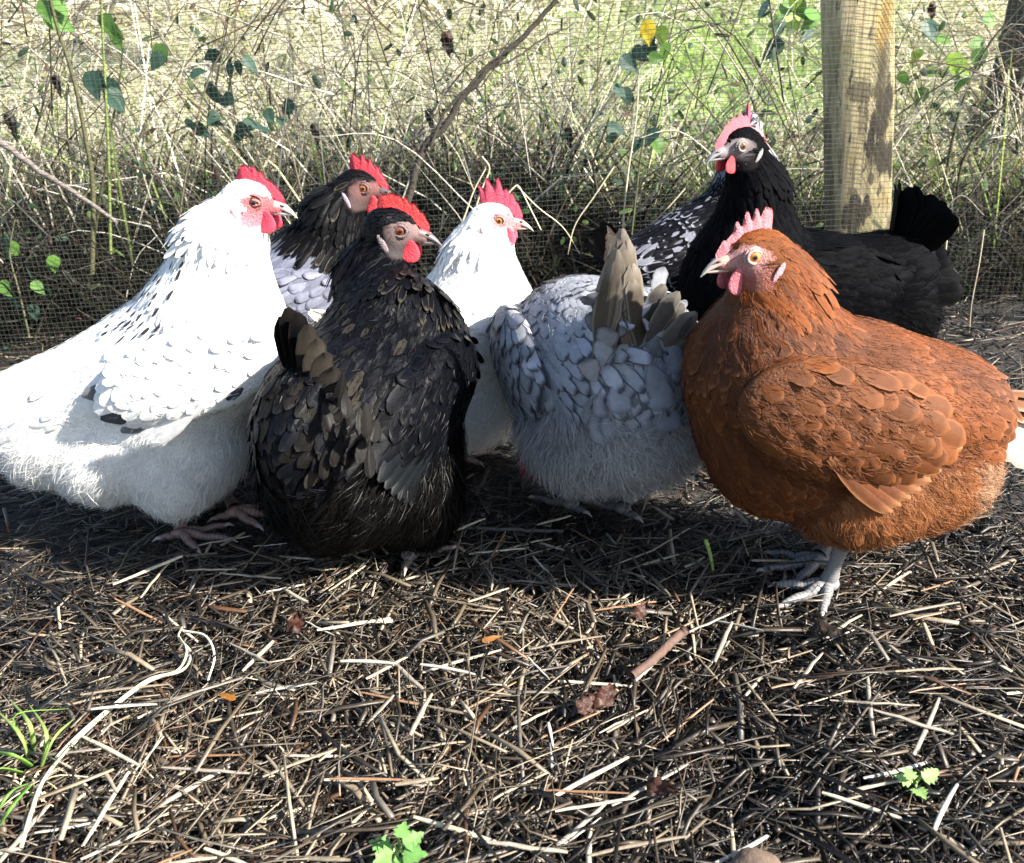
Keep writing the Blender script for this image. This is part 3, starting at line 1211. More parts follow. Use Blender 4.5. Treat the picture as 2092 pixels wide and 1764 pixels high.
def stain_shade(col, centre, size, color, amount):  # dark stains, with mottled shade painted into the wood colour alongside them
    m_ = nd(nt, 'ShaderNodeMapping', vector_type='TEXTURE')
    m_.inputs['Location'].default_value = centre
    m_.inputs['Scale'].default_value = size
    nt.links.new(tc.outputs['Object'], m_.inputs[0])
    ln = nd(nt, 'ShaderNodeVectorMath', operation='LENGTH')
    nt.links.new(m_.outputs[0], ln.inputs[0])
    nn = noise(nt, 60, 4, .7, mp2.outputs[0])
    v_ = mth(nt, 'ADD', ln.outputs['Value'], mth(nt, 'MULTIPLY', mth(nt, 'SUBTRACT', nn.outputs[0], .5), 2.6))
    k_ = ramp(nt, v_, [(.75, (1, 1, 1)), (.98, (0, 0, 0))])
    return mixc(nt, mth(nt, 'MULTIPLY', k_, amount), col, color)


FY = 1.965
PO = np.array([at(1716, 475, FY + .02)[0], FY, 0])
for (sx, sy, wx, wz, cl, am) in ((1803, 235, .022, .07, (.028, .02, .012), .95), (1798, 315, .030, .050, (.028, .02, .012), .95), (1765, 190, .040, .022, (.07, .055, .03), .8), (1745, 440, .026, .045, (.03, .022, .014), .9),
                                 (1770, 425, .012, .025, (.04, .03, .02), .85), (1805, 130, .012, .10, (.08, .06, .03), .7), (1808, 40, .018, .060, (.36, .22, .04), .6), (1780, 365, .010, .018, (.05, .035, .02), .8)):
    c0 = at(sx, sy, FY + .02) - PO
    col = stain_shade(col, tuple(c0), (wx, .05, wz), cl, am)
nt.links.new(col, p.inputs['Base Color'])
p.inputs['Roughness'].default_value = .85
nt.links.new(bump(nt, g1.outputs[0], .6, .004), p.inputs['Normal'])

FY = 1.965
pa, pb = at(1716, 475, FY + .02), at(1713, 0, FY + .02)
axis = norm(pb - pa)
fence = empty('wire_fence', (pa[0], FY, 0))
tag(fence, 'fine wire mesh fence with a wooden post behind the hens', 'fence')
# post: bevelled square timber with slightly wavering edges
post0 = pa + axis * ((-.05 - pa[2]) / axis[2])
nz_ = 26
V, Q = [], []
pw = .107
prof = [(0, .004), (.004, 0), (pw - .004, 0), (pw, .004), (pw, pw - .004), (pw - .004, pw), (.004, pw), (0, pw - .004)]
for i in range(nz_):
    t = i / (nz_ - 1)
    for (a, b) in prof:
        w = .0016 * math.sin(9 * t + 40 * a) + .001 * math.sin(23 * t + 60 * b)
        V.append(post0 + axis * 1.35 * t + np.array([a + w, b + w * .5, 0]))
for i in range(nz_ - 1):
    for k in range(8):
        Q.append((i * 8 + k, i * 8 + (k + 1) % 8, (i + 1) * 8 + (k + 1) % 8, (i + 1) * 8 + k))
top = [((nz_ - 1) * 8 + a, (nz_ - 1) * 8 + b, (nz_ - 1) * 8 + c_, (nz_ - 1) * 8 + d) for a, b, c_, d in ((0, 1, 2, 3), (0, 3, 4, 7), (4, 5, 6, 7))]
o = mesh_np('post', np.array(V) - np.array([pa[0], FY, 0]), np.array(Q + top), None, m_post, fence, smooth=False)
o['label'] = 'square weathered wooden post with dark stains, painted mottled shade and lichen'


def fence_y(x, z):
    y = FY - .012 - .30 * np.clip(x - .80, 0, 2) + .010 * np.sin(3.3 * x + 1) * np.sin(4 * z + .4)
    return y


acc = Acc()
sp = .0098
for k in range(112):
    z = .004 + k * sp
    x = np.linspace(-1.35, 1.45, 45)
    zz = z + .006 * np.sin(2.1 * x + .5) + .0016 * np.sin(9 * x + k) + .0012 * np.sin(21 * x + 2.3 * k) + .004 * x
    V, Q = tube(np.stack([x, fence_y(x, zz), zz], 1), .00052, 3, up=np.array([0, 0, 1.]))
    acc.add(V, Q)
for k in range(int(2.8 / sp)):
    x = -1.35 + k * sp
    z = np.linspace(.0, 1.1, 14)
    xx = x + .003 * np.sin(5 * z + k * .3)
    V, Q = tube(np.stack([xx, fence_y(xx, z) - .0008, z], 1), .00020, 3, up=np.array([0, 1., 0]))
    acc.add(V, Q)
o = acc.build('wire_mesh', m_wire, fence, (pa[0], FY, 0))
o['kind'] = 'stuff'

# ------------------------------------------------------------------ vegetation
M_GRASS = feather_material('grass_blade', .6, .3, trans=.45)
M_TWIG = vcol_material('bark_twig', .8, .2, 120, .8, .002, var=.5)
M_LEAF = feather_material('leaf_green', .45, .4, trans=.30)


def blades(acc, P, D, L, W, droop, col, nseg=2):
    n = len(P)
    s = np.linspace(0, 1, nseg + 1)
    D = norm(D)
    side = norm(np.cross(D, RNG.normal(0, 1, (n, 3))))
    C = P[:, None] + D[:, None] * (L[:, None] * s)[..., None] - np.array([0, 0, 1.]) * (L[:, None] * droop[:, None] * s * s)[..., None]
    ww = W[:, None] * (1 - .85 * s ** 2)
    V = np.stack([C - side[:, None] * ww[..., None], C + side[:, None] * ww[..., None]], 2).reshape(-1, 3)
    k = 2 * (nseg + 1)
    q = np.array([(2 * i, 2 * i + 1, 2 * i + 3, 2 * i + 2) for i in range(nseg)])
    Q = (np.arange(n)[:, None, None] * k + q[None]).reshape(-1, 4)
    acc.add(V, Q, col=np.repeat(col, k, 0), uv=np.full((n * k, 2), .5))


def scatter(n, xr, yr, ln, wd, lean, cols, wts, droop=(.1, .6), upw=1.0, xf=None):
    x = RNG.uniform(*xr, n)
    y = RNG.uniform(*yr, n)
    if xf is not None:
        kk = xf(x, y) > RNG.random(n)
        x, y = x[kk], y[kk]
        n = len(x)
    cols = np.array(cols)
    c = cols[RNG.choice(len(cols), n, p=np.array(wts) / np.sum(wts))] * RNG.uniform(.7, 1.25, (n, 1))
    a = RNG.uniform(0, 6.28, n)
    Dv = np.stack([np.cos(a) * lean, np.sin(a) * lean, np.full(n, upw)], 1) + RNG.normal(0, .15, (n, 3))
    return np.stack([x, y, hgt(x, y) - .01], 1), Dv, RNG.uniform(*ln, n), RNG.uniform(*wd, n), RNG.uniform(*droop, n), c


acc = Acc()
# sunlit dry grass on the bank
blades(acc, *scatter(26000, (-3.0, 3.0), (3.0, 6.0), (.10, .42), (.0018, .0045), 1.3, DRY + DRK[2:3], (4, 3, 2, 4, 1.2), (.2, .9), xf=lambda x, y: (np.abs(x) < .25 + .55 * y) * (1 - .92 * green_zone(x, y))))
blades(acc, *scatter(15000, (-6, 6), (6.0, 11.5), (.2, .7), (.005, .014), 1.1, DRY + DRK[2:3], (4, 3, 2, 4, 1.2), (.2, .9), xf=lambda x, y: (np.abs(x) < .3 + .55 * y) * (1 - .8 * green_zone(x, y))))
# green grass
blades(acc, *scatter(20000, (-3.0, 3.0), (2.7, 7), (.06, .20), (.0016, .0035), .45, GRN, (3, 3, 2, 1), (.1, .6), xf=lambda x, y: (np.abs(x) < .3 + .55 * y) * np.maximum(green_zone(x, y), .40)))
blades(acc, *scatter(4500, (-1.8, 1.8), (2.45, 3.2), (.06, .22), (.0014, .003), .5, GRN, (3, 2, 1, 4), (.1, .6)))
o = acc.build('bank_grass', M_GRASS)
tag(o, 'sunlit dry and green grass covering the bank beyond the fence', 'grass', kind='stuff')

acc = Acc()
# dead tangle standing right behind the wire
blades(acc, *scatter(1500, (-2.0, .4), (2.25, 3.7), (.40, .95), (.0012, .0030), .6, DRY + GRN[:3] + DRK[1:3], (3, 2, 2, 4, 1, 1, 1, 1.5, 1.5), (.0, .5)))
blades(acc, *scatter(420, (.4, 2.4), (2.3, 3.7), (.30, .75), (.0012, .0028), .6, DRY + GRN[:3] + DRK[1:3], (3, 2, 2, 3, 1, 1, 1, 1.5, 1.5), (.0, .5)))
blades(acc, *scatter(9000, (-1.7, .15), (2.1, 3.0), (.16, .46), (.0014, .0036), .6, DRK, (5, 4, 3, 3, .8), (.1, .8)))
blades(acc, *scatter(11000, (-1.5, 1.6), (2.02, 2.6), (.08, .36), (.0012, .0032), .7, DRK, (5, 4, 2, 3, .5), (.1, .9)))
blades(acc, *scatter(5000, (-2.2, .1), (2.65, 3.7), (.15, .55), (.0012, .0028), .9, DRY + DRK[1:3], (3, 3, 2, 2, 2, 2), (.1, .8)))
blades(acc, *scatter(2600, (.2, 2.4), (2.6, 3.6), (.12, .45), (.0012, .0028), .9, DRY + DRK[1:3], (2, 2, 2, 1, 2, 2), (.1, .8)))
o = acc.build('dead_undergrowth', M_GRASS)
tag(o, 'dark tangle of dead stems along the foot of the fence', 'undergrowth', kind='stuff')

#HENS#
RI = {n: i for i, n in enumerate(REGN)}


def rgba(c, n, a=1.0):
    return np.tile(np.array([*c, a], float), (n, 1))


def plain(base, edge=None, amount=0.5, fluff=None, neck=None):
    def fn(s, P, N, reg, rnd):
        n = len(P)
        c = rgba(base, n)
        if fluff is not None:
            c[reg == RI['fluff'], :3] = fluff
        if neck is not None:
            k = np.isin(reg, [RI['head'], RI['neck'], RI['hackle']])
            c[k, :3] = neck
        e = rgba(edge if edge is not None else base, n, amount if edge is not None else 0)
        return c, e
    return fn


def skin_of(c1, c2=None):
    c1 = np.array(c1)
    c2 = np.array(c2 if c2 is not None else c1)

    def fn(s, P):
        q = (P - s.hc) @ s.HA.T / s.hs
        t = np.clip((-q[:, 2:3] - .004) / .014, 0, 1) + np.clip((-q[:, :1] + .0) / .02, 0, .6)
        t = np.clip(t, 0, 1)
        return c1 * (1 - t) + c2 * t
    return fn


def both(s, c, near):
    """local mirror of a point on the near wing"""
    v = np.asarray(c) - s.o
    return s.o + v - 2 * s.l * np.dot(v, s.l)


def tail(s, root, d0, n0, n, L, W, spread, droop, col, edge, bend=.08, fan=0.25, mat=None, name='tail_feather'):
    root = np.asarray(root, float)
    d0 = norm(d0)
    n0 = norm(np.asarray(n0) - d0 * np.dot(n0, d0))
    for i in range(n):
        for sd in (1, -1):
            t = (i + .35) / n
            d = norm(d0 + s.l * sd * spread * t - n0 * droop * t + RNG.normal(0, .03, 3))
            nr = norm(n0 * (1 - .75 * t) + s.l * sd * (.35 + fan * 3 * t))
            r = root + s.l * sd * (.004 + .030 * t) - n0 * .030 * t
            s.big_feather(name, r, d, nr, L * (1 - .22 * t) * RNG.uniform(.93, 1.05), W, col(i, sd), edge, bend=bend, mat=mat)


def coverts(s, pts, d, nrm, L, W, col, edge, name='covert_feather', bend=.15):
    for p in pts:
        s.big_feather(name, p, norm(np.asarray(d) + RNG.normal(0, .18, 3)), norm(np.asarray(nrm) + RNG.normal(0, .15, 3)),
                      L * RNG.uniform(.8, 1.15), W * RNG.uniform(.85, 1.1), col(), edge, bend=bend)


def jit(c, k=.12):
    return lambda *a: np.clip(np.array(c) * (1 + RNG.normal(0, k)), 0, 1)


# generic plumage set for a hen, all positions in metres in the hen's own frame
def metric_body(s, pitch=12, dz=0.0, fat=1.0):
    D, W = s.D, s.W
    s.ell('back', W(0, 0, .205 + dz), (.150, .104 * fat, .108), D(-1, 0, -.22), pitch)
    s.ell('breast', W(.085, 0, .205 + dz), (.088, .088 * fat, .098), D(-.55, 0, -.9), pitch)
    s.ell('saddle', W(-.10, 0, .215 + dz), (.095, .078 * fat, .075), D(-1, 0, -.35), pitch)
    s.ell('fluff', W(-.015, 0, .125 + dz), (.125, .106 * fat, .085), D(-.45, 0, -.9))
    s.ell('fluff', W(-.105, 0, .145 + dz), (.080, .085 * fat, .080), D(-.7, 0, -.7))


def wings(s, c_near, near, r, pitch, flow, yaw=0, k=.010, roll=0, back=0.0):
    for sd in (near, -near):
        c = c_near if sd == near else both(s, c_near, near) - s.f * back - s.l * sd * back * .35
        s.ell('wing', c, r, flow, pitch, yaw=-yaw * sd, roll=roll * sd, k=k)


# ---------------------------------------------------------------- 1 white hen with the speckled neck
def white_speckled(s, P, N, reg, rnd):
    n = len(P)
    c = rgba((.80, .79, .76), n)
    c[reg == RI['fluff'], :3] = (.80, .785, .76)
    e = rgba((.03, .03, .035), n, 0)
    q = P - s.o
    x, z = q @ s.f, q[:, 2]
    ax = np.clip((.435 - z) / .16, 0, 1)
    rear = (x < .058 - .02 * ax)
    odd = np.isin(reg, [RI['wing'], RI['saddle']]) & (rnd > .955)
    e[odd, 3] = .9
    far = np.isin(reg, [RI['saddle'], RI['fluff']]) & (x < -.16) & (rnd > .955)
    c[far, :3] = (.10, .10, .11)
    low = (reg == RI['wing']) & (z < .235) & (rnd > .93)
    c[low, :3] = (.06, .06, .07)
    return c, e


def neck_flecks(s, P, reg):
    q = P - s.o
    x, z = q @ s.f, q[:, 2]
    return np.isin(reg, [RI['neck'], RI['hackle'], RI['back'], RI['breast']]) & (z > .285) & (z < .415) & (x < .052 - .30 * np.clip(.36 - z, 0, .1)) & (x > -.06)


h1 = Hen('hen', (-.405, 1.16), R(-4), 'white hen with black flecked neck standing at the left edge', dict(
    color=white_speckled, skin=skin_of((.40, .085, .09), (.33, .13, .155)), under=.95, var=.03, barbs=3500, flecks=(95, neck_flecks), fvar=.05, flen=.75, fwid=.00024, messy=.3, mat=M_FEATHER))
D = h1.D
h1.eye_head(516, 416, D(.97, -.10, -.13), -1, 1.0)
h1.cone('neck', h1.S(490, 425), h1.S(455, 500), .020, .046)
h1.cone('hackle', h1.S(458, 500), h1.S(442, 600), .048, .068, D(-.5, 0, -1))
h1.ell('breast', h1.S(448, 690), (.082, .086, .095), D(-.4, 0, -1))
h1.ell('back', h1.S(350, 745), (.125, .098, .088), D(-1, 0, -.45), 32)
h1.ell('saddle', h1.S(190, 790), (.125, .080, .062), D(-1, 0, -.5), 24)
h1.ell('saddle', h1.S(60, 830), (.080, .066, .050), D(-1, 0, -.45), 16)
h1.ell('fluff', h1.S(375, 880), (.082, .090, .095), D(-.4, 0, -1))
h1.ell('fluff', h1.S(250, 912), (.085, .090, .066), D(-.7, 0, -.8), 15)
h1.ell('fluff', h1.S(125, 900), (.075, .070, .050), D(-1, 0, -.5), 20)
h1.ell('fluff', h1.S(400, 985, .05), (.033, .03, .040), D(0, 0, -1))
h1.ell('fluff', h1.S(352, 990, -.05), (.036, .032, .040), D(0, 0, -1))
wings(h1, h1.S(400, 765, -.085), -1, (.112, .022, .050), 16, D(-1, 0, -.35), yaw=5, back=.035)
h1.make(n_fluff=30000)
h1.face([(0, 3), (.12, 8), (.3, 10), (.42, 9), (.48, 16), (.52, 14), (.56, 10), (.62, 20), (.70, 13), (.76, 19), (.88, 17), (.95, 9), (1, 4)], (.46, .028, .055), .95,
        (.52, .035, .07), (.30, .23, .23), (.38, .34, .30), (.10, .03, .015), (.60, .42, .42), (.38, .14, .14), blink=True, comb_h=.8, tuft=(.8, .78, .74))
tail(h1, h1.S(20, 850), D(-1, 0, -.18), D(0, 0, 1), 5, .13, .016, .35, .35, jit((.74, .72, .68), .04), (.03, .03, .03, .35))
h1.flight(-1, h1.S(400, 765, -.085), (.112, .022, .050), 16, 6, .11, .0105, lambda i: (.78, .77, .74) if i % 3 else (.10, .10, .11), (.3, .3, .3, .3))
h1.leg(h1.S(362, 1035, -.045), on_ground(372, 1095, .02), (.95, -.25), (.15, .095, .085))
h1.leg(h1.S(450, 990, .055), on_ground(482, 1052, .02), (.95, -.1), (.22, .13, .11))

# ---------------------------------------------------------------- 2 blue hen behind
def blue(s, P, N, reg, rnd):
    n = len(P)
    c = rgba((.15, .155, .20), n)
    e = rgba((.045, .045, .06), n, .85)
    k = np.isin(reg, [RI['head'], RI['neck'], RI['hackle']])
    c[k, :3] = (.0035, .0033, .0038)
    e[k] = (.10, .08, .06, 0)
    m = k & (rnd > .86)
    e[m] = (.12, .10, .07, .5)
    c[reg == RI['fluff'], :3] = (.12, .12, .15)
    return c, e


h2 = Hen('hen', (-.30, 1.50), R(3), 'slate blue hen with black head behind the two front hens', dict(
    color=blue, skin=skin_of((.13, .06, .056), (.05, .034, .032)), var=.10, barbs=2500, mat=M_BLACK))
D = h2.D
h2.eye_head(740, 387, D(.92, -.30, -.14), -1, 1.1)
h2.cone('neck', h2.S(714, 392), h2.S(685, 440), .020, .042)
h2.cone('hackle', h2.S(685, 440), h2.S(668, 500), .042, .062, D(-.4, 0, -1))
h2.ell('breast', h2.S(655, 610), (.088, .088, .105), D(-.5, 0, -1))
h2.ell('back', h2.S(585, 620), (.135, .098, .098), D(-1, 0, -.3), 14)
h2.ell('saddle', h2.S(450, 640), (.10, .075, .070), D(-1, 0, -.3), 10)
h2.ell('fluff', h2.S(560, 745), (.125, .095, .085), D(-.5, 0, -.9))
wings(h2, h2.S(575, 640, -.085), -1, (.115, .020, .055), 10, D(-1, 0, -.3), yaw=4)
h2.make(step=.0055, n_fluff=600, dens=.8)
h2.face([(0, 3), (.15, 10), (.28, 14), (.32, 20), (.36, 13), (.45, 17), (.50, 26), (.55, 16), (.62, 19), (.67, 28), (.72, 18), (.80, 21), (.86, 27), (.93, 22), (1, 6)], (.50, .032, .048), .95,
        (.62, .05, .06), (.05, .042, .042), (.09, .08, .085), (.36, .10, .01), (.30, .24, .28), (.14, .08, .075), comb_h=.75)
h2.leg(h2.S(580, 780, -.04), h2.W(.02, -.045, 0), (1, 0), (.08, .07, .07))
h2.leg(h2.S(580, 780, .04), h2.W(.03, .045, 0), (1, 0), (.08, .07, .07))

# ---------------------------------------------------------------- 4 white hen in the middle
h4 = Hen('hen', (-.115, 1.345), R(4), 'plain white hen with tall red comb between black and grey hens', dict(
    color=plain((.80, .79, .76), fluff=(.80, .79, .77)), skin=skin_of((.45, .14, .145), (.50, .30, .30)), under=.95, var=.03, fvar=.05, flen=.75, messy=.3))
D = h4.D
h4.eye_head(1017, 453, D(.94, -.18, -.06), -1, 1.02)
h4.cone('neck', h4.S(992, 468), h4.S(980, 520), .019, .042)
h4.cone('hackle', h4.S(980, 520), h4.S(972, 590), .044, .066, D(-.4, 0, -1))
h4.ell('breast', h4.S(985, 670), (.080, .085, .098), D(-.4, 0, -1))
h4.ell('back', h4.S(925, 712), (.115, .098, .090), D(-1, 0, -.25), 16)
h4.ell('saddle', h4.S(815, 690), (.075, .07, .060), D(-1, 0, .1), 0)
h4.ell('fluff', h4.S(925, 815), (.11, .095, .080), D(-.4, 0, -1))
wings(h4, h4.S(905, 715, -.088), -1, (.115, .020, .055), 8, D(-1, 0, -.3), yaw=4)
h4.make(n_fluff=7000, dens=.9)
h4.face([(0, 4), (.10, 12), (.16, 18), (.20, 16), (.26, 24), (.30, 28), (.34, 20), (.38, 27), (.41, 30), (.46, 22), (.50, 26), (.56, 43), (.60, 40), (.66, 22), (.70, 26), (.78, 40), (.82, 36), (.87, 21), (.90, 22), (.95, 30), (.98, 24), (1, 10)], (.48, .045, .085), .9,
        (.60, .06, .10), (.33, .21, .18), (.38, .27, .22), (.36, .15, .02), (.6, .42, .42), (.42, .19, .19), tuft=(.8, .78, .74), comb_h=.75)
tail(h4, h4.S(755, 672), D(-.78, 0, .42), D(.45, 0, .8), 5, .085, .015, .22, .25, jit((.74, .72, .64), .04), (.6, .55, .4, .4))
h4.flight(-1, h4.S(905, 715, -.088), (.100, .020, .052), 10, 6, .10, .010, lambda i: (.72, .71, .70), (.3, .3, .3, .25))
h4.leg(h4.S(930, 880, -.04), h4.W(.02, -.045, 0), (1, 0), (.35, .22, .2))
h4.leg(h4.S(930, 880, .04), h4.W(.0, .045, 0), (1, 0), (.35, .22, .2))

# ---------------------------------------------------------------- 3 black hen in front, seen from behind
def black3(s, P, N, reg, rnd):
    n = len(P)
    c = rgba((.0022, .0025, .0038), n)
    q = P - s.o
    x, z = q @ s.f, q[:, 2]
    lat = q @ s.l
    worn = (reg == RI['saddle']) & (rnd < .4) | (reg == RI['back']) & (x < .0) & (lat < .03) & (rnd < .12)
    c[worn, :3] = (.0075, .0066, .0058)
    c[worn & (rnd < .12), :3] = (.018, .0155, .012)
    f = (reg == RI['fluff'])
    c[f, :3] = (.0026, .0023, .0022)
    c[f & (rnd < .05), :3] = (.010, .0065, .0045)
    e = rgba((.010, .010, .011), n, .3)
    k = np.isin(reg, [RI['neck'], RI['hackle']]) & (lat < -.01) & (rnd < .5)
    e[k] = (.085, .07, .048, .4)  # warm sunlight on the right hackle, painted into the feather edges
    return c, e


h3 = Hen('hen', (-.160, 1.085), R(66), 'glossy black hen seen from behind in front of the others', dict(
    color=black3, skin=skin_of((.14, .095, .09), (.045, .038, .038)), mat=M_BLACK, under=.8, var=.25))
D, W = h3.D, h3.W
h3.eye_head(813, 475, (.95, -.05, -.14), -1, 1.12)
v = np.array
h3.cone('neck', h3.hc + v((-.020, .004, -.008)), h3.hc + v((-.042, .012, -.060)), .019, .038)
h3.cone('hackle', h3.hc + v((-.042, .012, -.060)), W(.055, .0, .275), .040, .068, (-.25, -.55, -.8))
metric_body(h3, 14, .0, .90)
wings(h3, W(-.012, -.083, .208), -1, (.112, .021, .058), 12, D(-1, 0, -.5), yaw=-2)
h3.ell('fluff', W(-.02, -.055, .085), (.055, .05, .07), D(-.3, 0, -1))
h3.ell('fluff', W(-.02, .055, .085), (.055, .05, .07), D(-.3, 0, -1))
h3.make(n_fluff=22000)
h3.face([(0, 5), (.12, 12), (.18, 16), (.22, 13), (.30, 18), (.34, 21), (.38, 15), (.45, 19), (.49, 23), (.53, 16), (.60, 21), (.65, 19), (.74, 22), (.80, 18), (.88, 19), (.95, 13), (1, 5)], (.50, .028, .03), .88,
        (.52, .03, .045), (.10, .07, .065), (.08, .07, .07), (.16, .04, .015), (.18, .14, .145), (.15, .105, .105), comb_lean=-.25, comb_h=.62)
tips = [(566, 640), (578, 622), (600, 632), (622, 655), (642, 684), (660, 712), (678, 742), (692, 772), (704, 802)]
for i, (tx, ty) in enumerate(tips):
    tp = at(tx, ty, .955 - .004 * i)
    rt = at(622 + 5 * i, 815 + 6 * i, .995 - .004 * i)
    c = np.array((.003, .003, .0035)) if i < 3 else np.array((.042, .035, .027)) * RNG.uniform(.45, 1.4)  # right-hand feathers browner: sunlight on them painted into the colour
    h3.big_feather('tail_feather', rt, tp - rt, (.45, -.8, .35), np.linalg.norm(tp - rt), .0125, c, (.012, .010, .009, .6), bend=-.06, mat=M_FEATHER if i > 2 else M_BLACK)
coverts(h3, [W(-.152 + RNG.normal(0, .014), -.055 + RNG.normal(0, .022), .240 + RNG.normal(0, .022)) for _ in range(18)],
        D(-.6, -.3, -.6), D(-.6, -.6, .4), .036, .0062, lambda: np.array((.009, .008, .007)) * RNG.uniform(.3, 1.8), (.006, .005, .005, .4))
h3.flight(-1, W(-.012, -.083, .208), (.112, .021, .058), 24, 7, .11, .0115, lambda i: (.005, .0065, .008), (.02, .02, .02, .3))
h3.leg(W(.0, -.05, .075), on_ground(838, 1140, .02), (.5, .8), (.10, .085, .075))
h3.leg(W(.02, .05, .075), h3.W(.04, .05, 0), (.5, .8), (.06, .05, .05))

# ---------------------------------------------------------------- 5 lavender hen pecking, seen from behind
def lavender(s, P, N, reg, rnd):
    n = len(P)
    c = rgba((.33, .335, .36), n)
    e = rgba((.04, .042, .052), n, .95)
    f = reg == RI['fluff']
    c[f, :3] = (.44, .425, .42)
    e[f] = (.35, .35, .37, .3)
    k = (rnd > .9) & ~f
    c[k, :3] = (.36, .37, .42)
    k = np.isin(reg, [RI['head'], RI['neck'], RI['hackle'], RI['breast']])
    c[k, :3] = (.12, .115, .12)
    return c, e


h5 = Hen('hen', (.112, 1.16), R(106), 'lavender grey hen bending down with its raised tail towards us', dict(
    color=lavender, skin=skin_of((.12, .03, .03)), var=.10, barbs=3500, puff=1.8, messy=.45, fwid=.00027, flen=.85, scale=dict(back=1.12, saddle=1.2, wing=1.05)))
D, W = h5.D, h5.W
h5.ell('back', W(0, 0, .204), (.145, .102, .100), D(-1, 0, -.22), -4)
h5.ell('breast', W(.085, 0, .195), (.085, .086, .090), D(-.55, 0, -.9), -6)
h5.ell('saddle', W(-.090, .005, .216), (.090, .082, .074), D(-1, 0, -.35), -4)
h5.ell('fluff', W(-.015, 0, .145), (.115, .102, .075), D(-.45, 0, -.9))
h5.ell('fluff', W(-.105, 0, .160), (.078, .088, .072), D(-.7, 0, -.7))
h5.cone('saddle', W(-.085, .010, .230), W(-.130, .020, .290), .056, .028, D(-.7, 0, .7))
h5.ell('breast', W(.13, 0, .17), (.065, .072, .080), D(-.3, 0, -1))
h5.ell('fluff', W(-.05, .055, .128), (.07, .050, .052), D(-.3, 0, -1))
h5.ell('fluff', W(-.05, -.055, .128), (.07, .050, .052), D(-.3, 0, -1))
hd = on_ground(1110, 955, .062) + np.array([.0, .03, 0])
h5.cone('neck', W(.16, 0, .155), hd + np.array([.03, .02, .03]), .055, .03, D(0, 0, -1))
h5.head(hd, (-.75, -.15, -.65), up=(-.5, 0, .8), size=1.15)
wings(h5, W(.035, .098, .212), 1, (.105, .022, .060), 2, D(-1, 0, -.35), yaw=5)
h5.make(n_fluff=38000)
h5.face([(0, 3), (.2, 12), (.3, 18), (.36, 12), (.5, 22), (.56, 14), (.7, 20), (.78, 14), (.9, 16), (1, 5)], (.22, .012, .02), .6,
        (.2, .012, .02), (.06, .05, .05), comb_h=.6)
tip = W(-.178, .042, .408)
for i in range(9):                      # closed tail seen from behind: feathers meeting towards one rounded tip
    t = i / 8
    rt = W(-.150 - .003 * (i % 3), .062 - .056 * t, .248 + .012 * math.sin(3 * t))
    tp = tip + D(0, .010 - .020 * t, -.060 * abs(t - .42) ** 1.3 * 1.8) + D(-.004 * (i % 2), 0, 0)
    c = np.array((.125, .098, .072)) * (RNG.uniform(.7, 1.2) if i % 2 else RNG.uniform(.35, .6))
    h5.big_feather('tail_feather', rt, tp - rt, D(-1, .45 - .6 * t, .25), np.linalg.norm(tp - rt), .0125, c, (.30, .265, .22, .5), bend=-.02)
for i in range(9):                      # darker feathers stepping down on the right
    t = i / 8
    a = R(14 + 62 * t)
    d = D(-.30, 0, 1) * math.cos(a) - D(.1, 1, 0) * math.sin(a)
    c = np.array((.075, .066, .058)) * RNG.uniform(.6, 1.3) * (1 + .9 * t)
    h5.big_feather('tail_feather', W(-.152 - .006 * (i % 2), .014 - .034 * t, .270 - .050 * t), d, D(-1, -.25, .35), (.082 - .028 * t) * RNG.uniform(.94, 1.05), .0120, c,
                   (.26, .23, .19, .6), bend=-.02)
lavs = lambda: np.array((.24, .245, .265)) * RNG.uniform(.6, 1.25)
for sd, la, n in ((1, .048, 6), (-1, .004, 7)):      # coverts closing round the foot of the tail
    coverts(h5, [W(-.150 - .012 * RNG.random(), la + sd * .010 * RNG.random() - (.010 * k if sd < 0 else -.002 * k), .318 - .016 * k) for k in range(n)],
            D(-.15, sd * .25, .6), D(-1, sd * .5, .2), .038, .0125, lavs, (.07, .073, .09, .7), bend=-.05)
for z0, wdt, n, nx, dn in ((.300, .040, 8, -.160, (-.1, -.9)), (.275, .055, 11, -.168, (-.15, -.9)), (.243, .066, 13, -.178, (-.3, -.9)), (.212, .066, 12, -.180, (-.35, -.85))):
    coverts(h5, [W(nx + .02 * abs(u) + RNG.normal(0, .004), wdt * u, z0 - .012 * u * u + RNG.normal(0, .006)) for u in np.linspace(-1, 1, n)],
            D(dn[0], 0, dn[1]), D(-1, .15, .35), .040, .0150, lavs, (.09, .093, .11, .6), bend=.08)
h5.flight(1, W(.035, .098, .212), (.105, .022, .060), 12, 7, .10, .0125, lambda i: (.29, .30, .33), (.08, .085, .10, .7))
h5.leg(W(-.01, .045, .07), on_ground(1165, 1035, .02), (-.3, .9), (.09, .085, .085))
h5.leg(W(.0, -.045, .07), on_ground(1272, 1045, .02), (-.2, .9), (.09, .085, .085))

# ---------------------------------------------------------------- 7 speckled hen by the fence
def cuckoo(s, P, N, reg, rnd):
    n = len(P)
    c = rgba((.006, .006, .008), n)
    e = rgba((.30, .30, .34), n, 1.0)
    c[rnd < .16, :3] = (.18, .18, .21)
    k = (P - s.o) @ s.f > .12
    c[k & (rnd < .6), :3] = (.30, .29, .30)
    return c, e


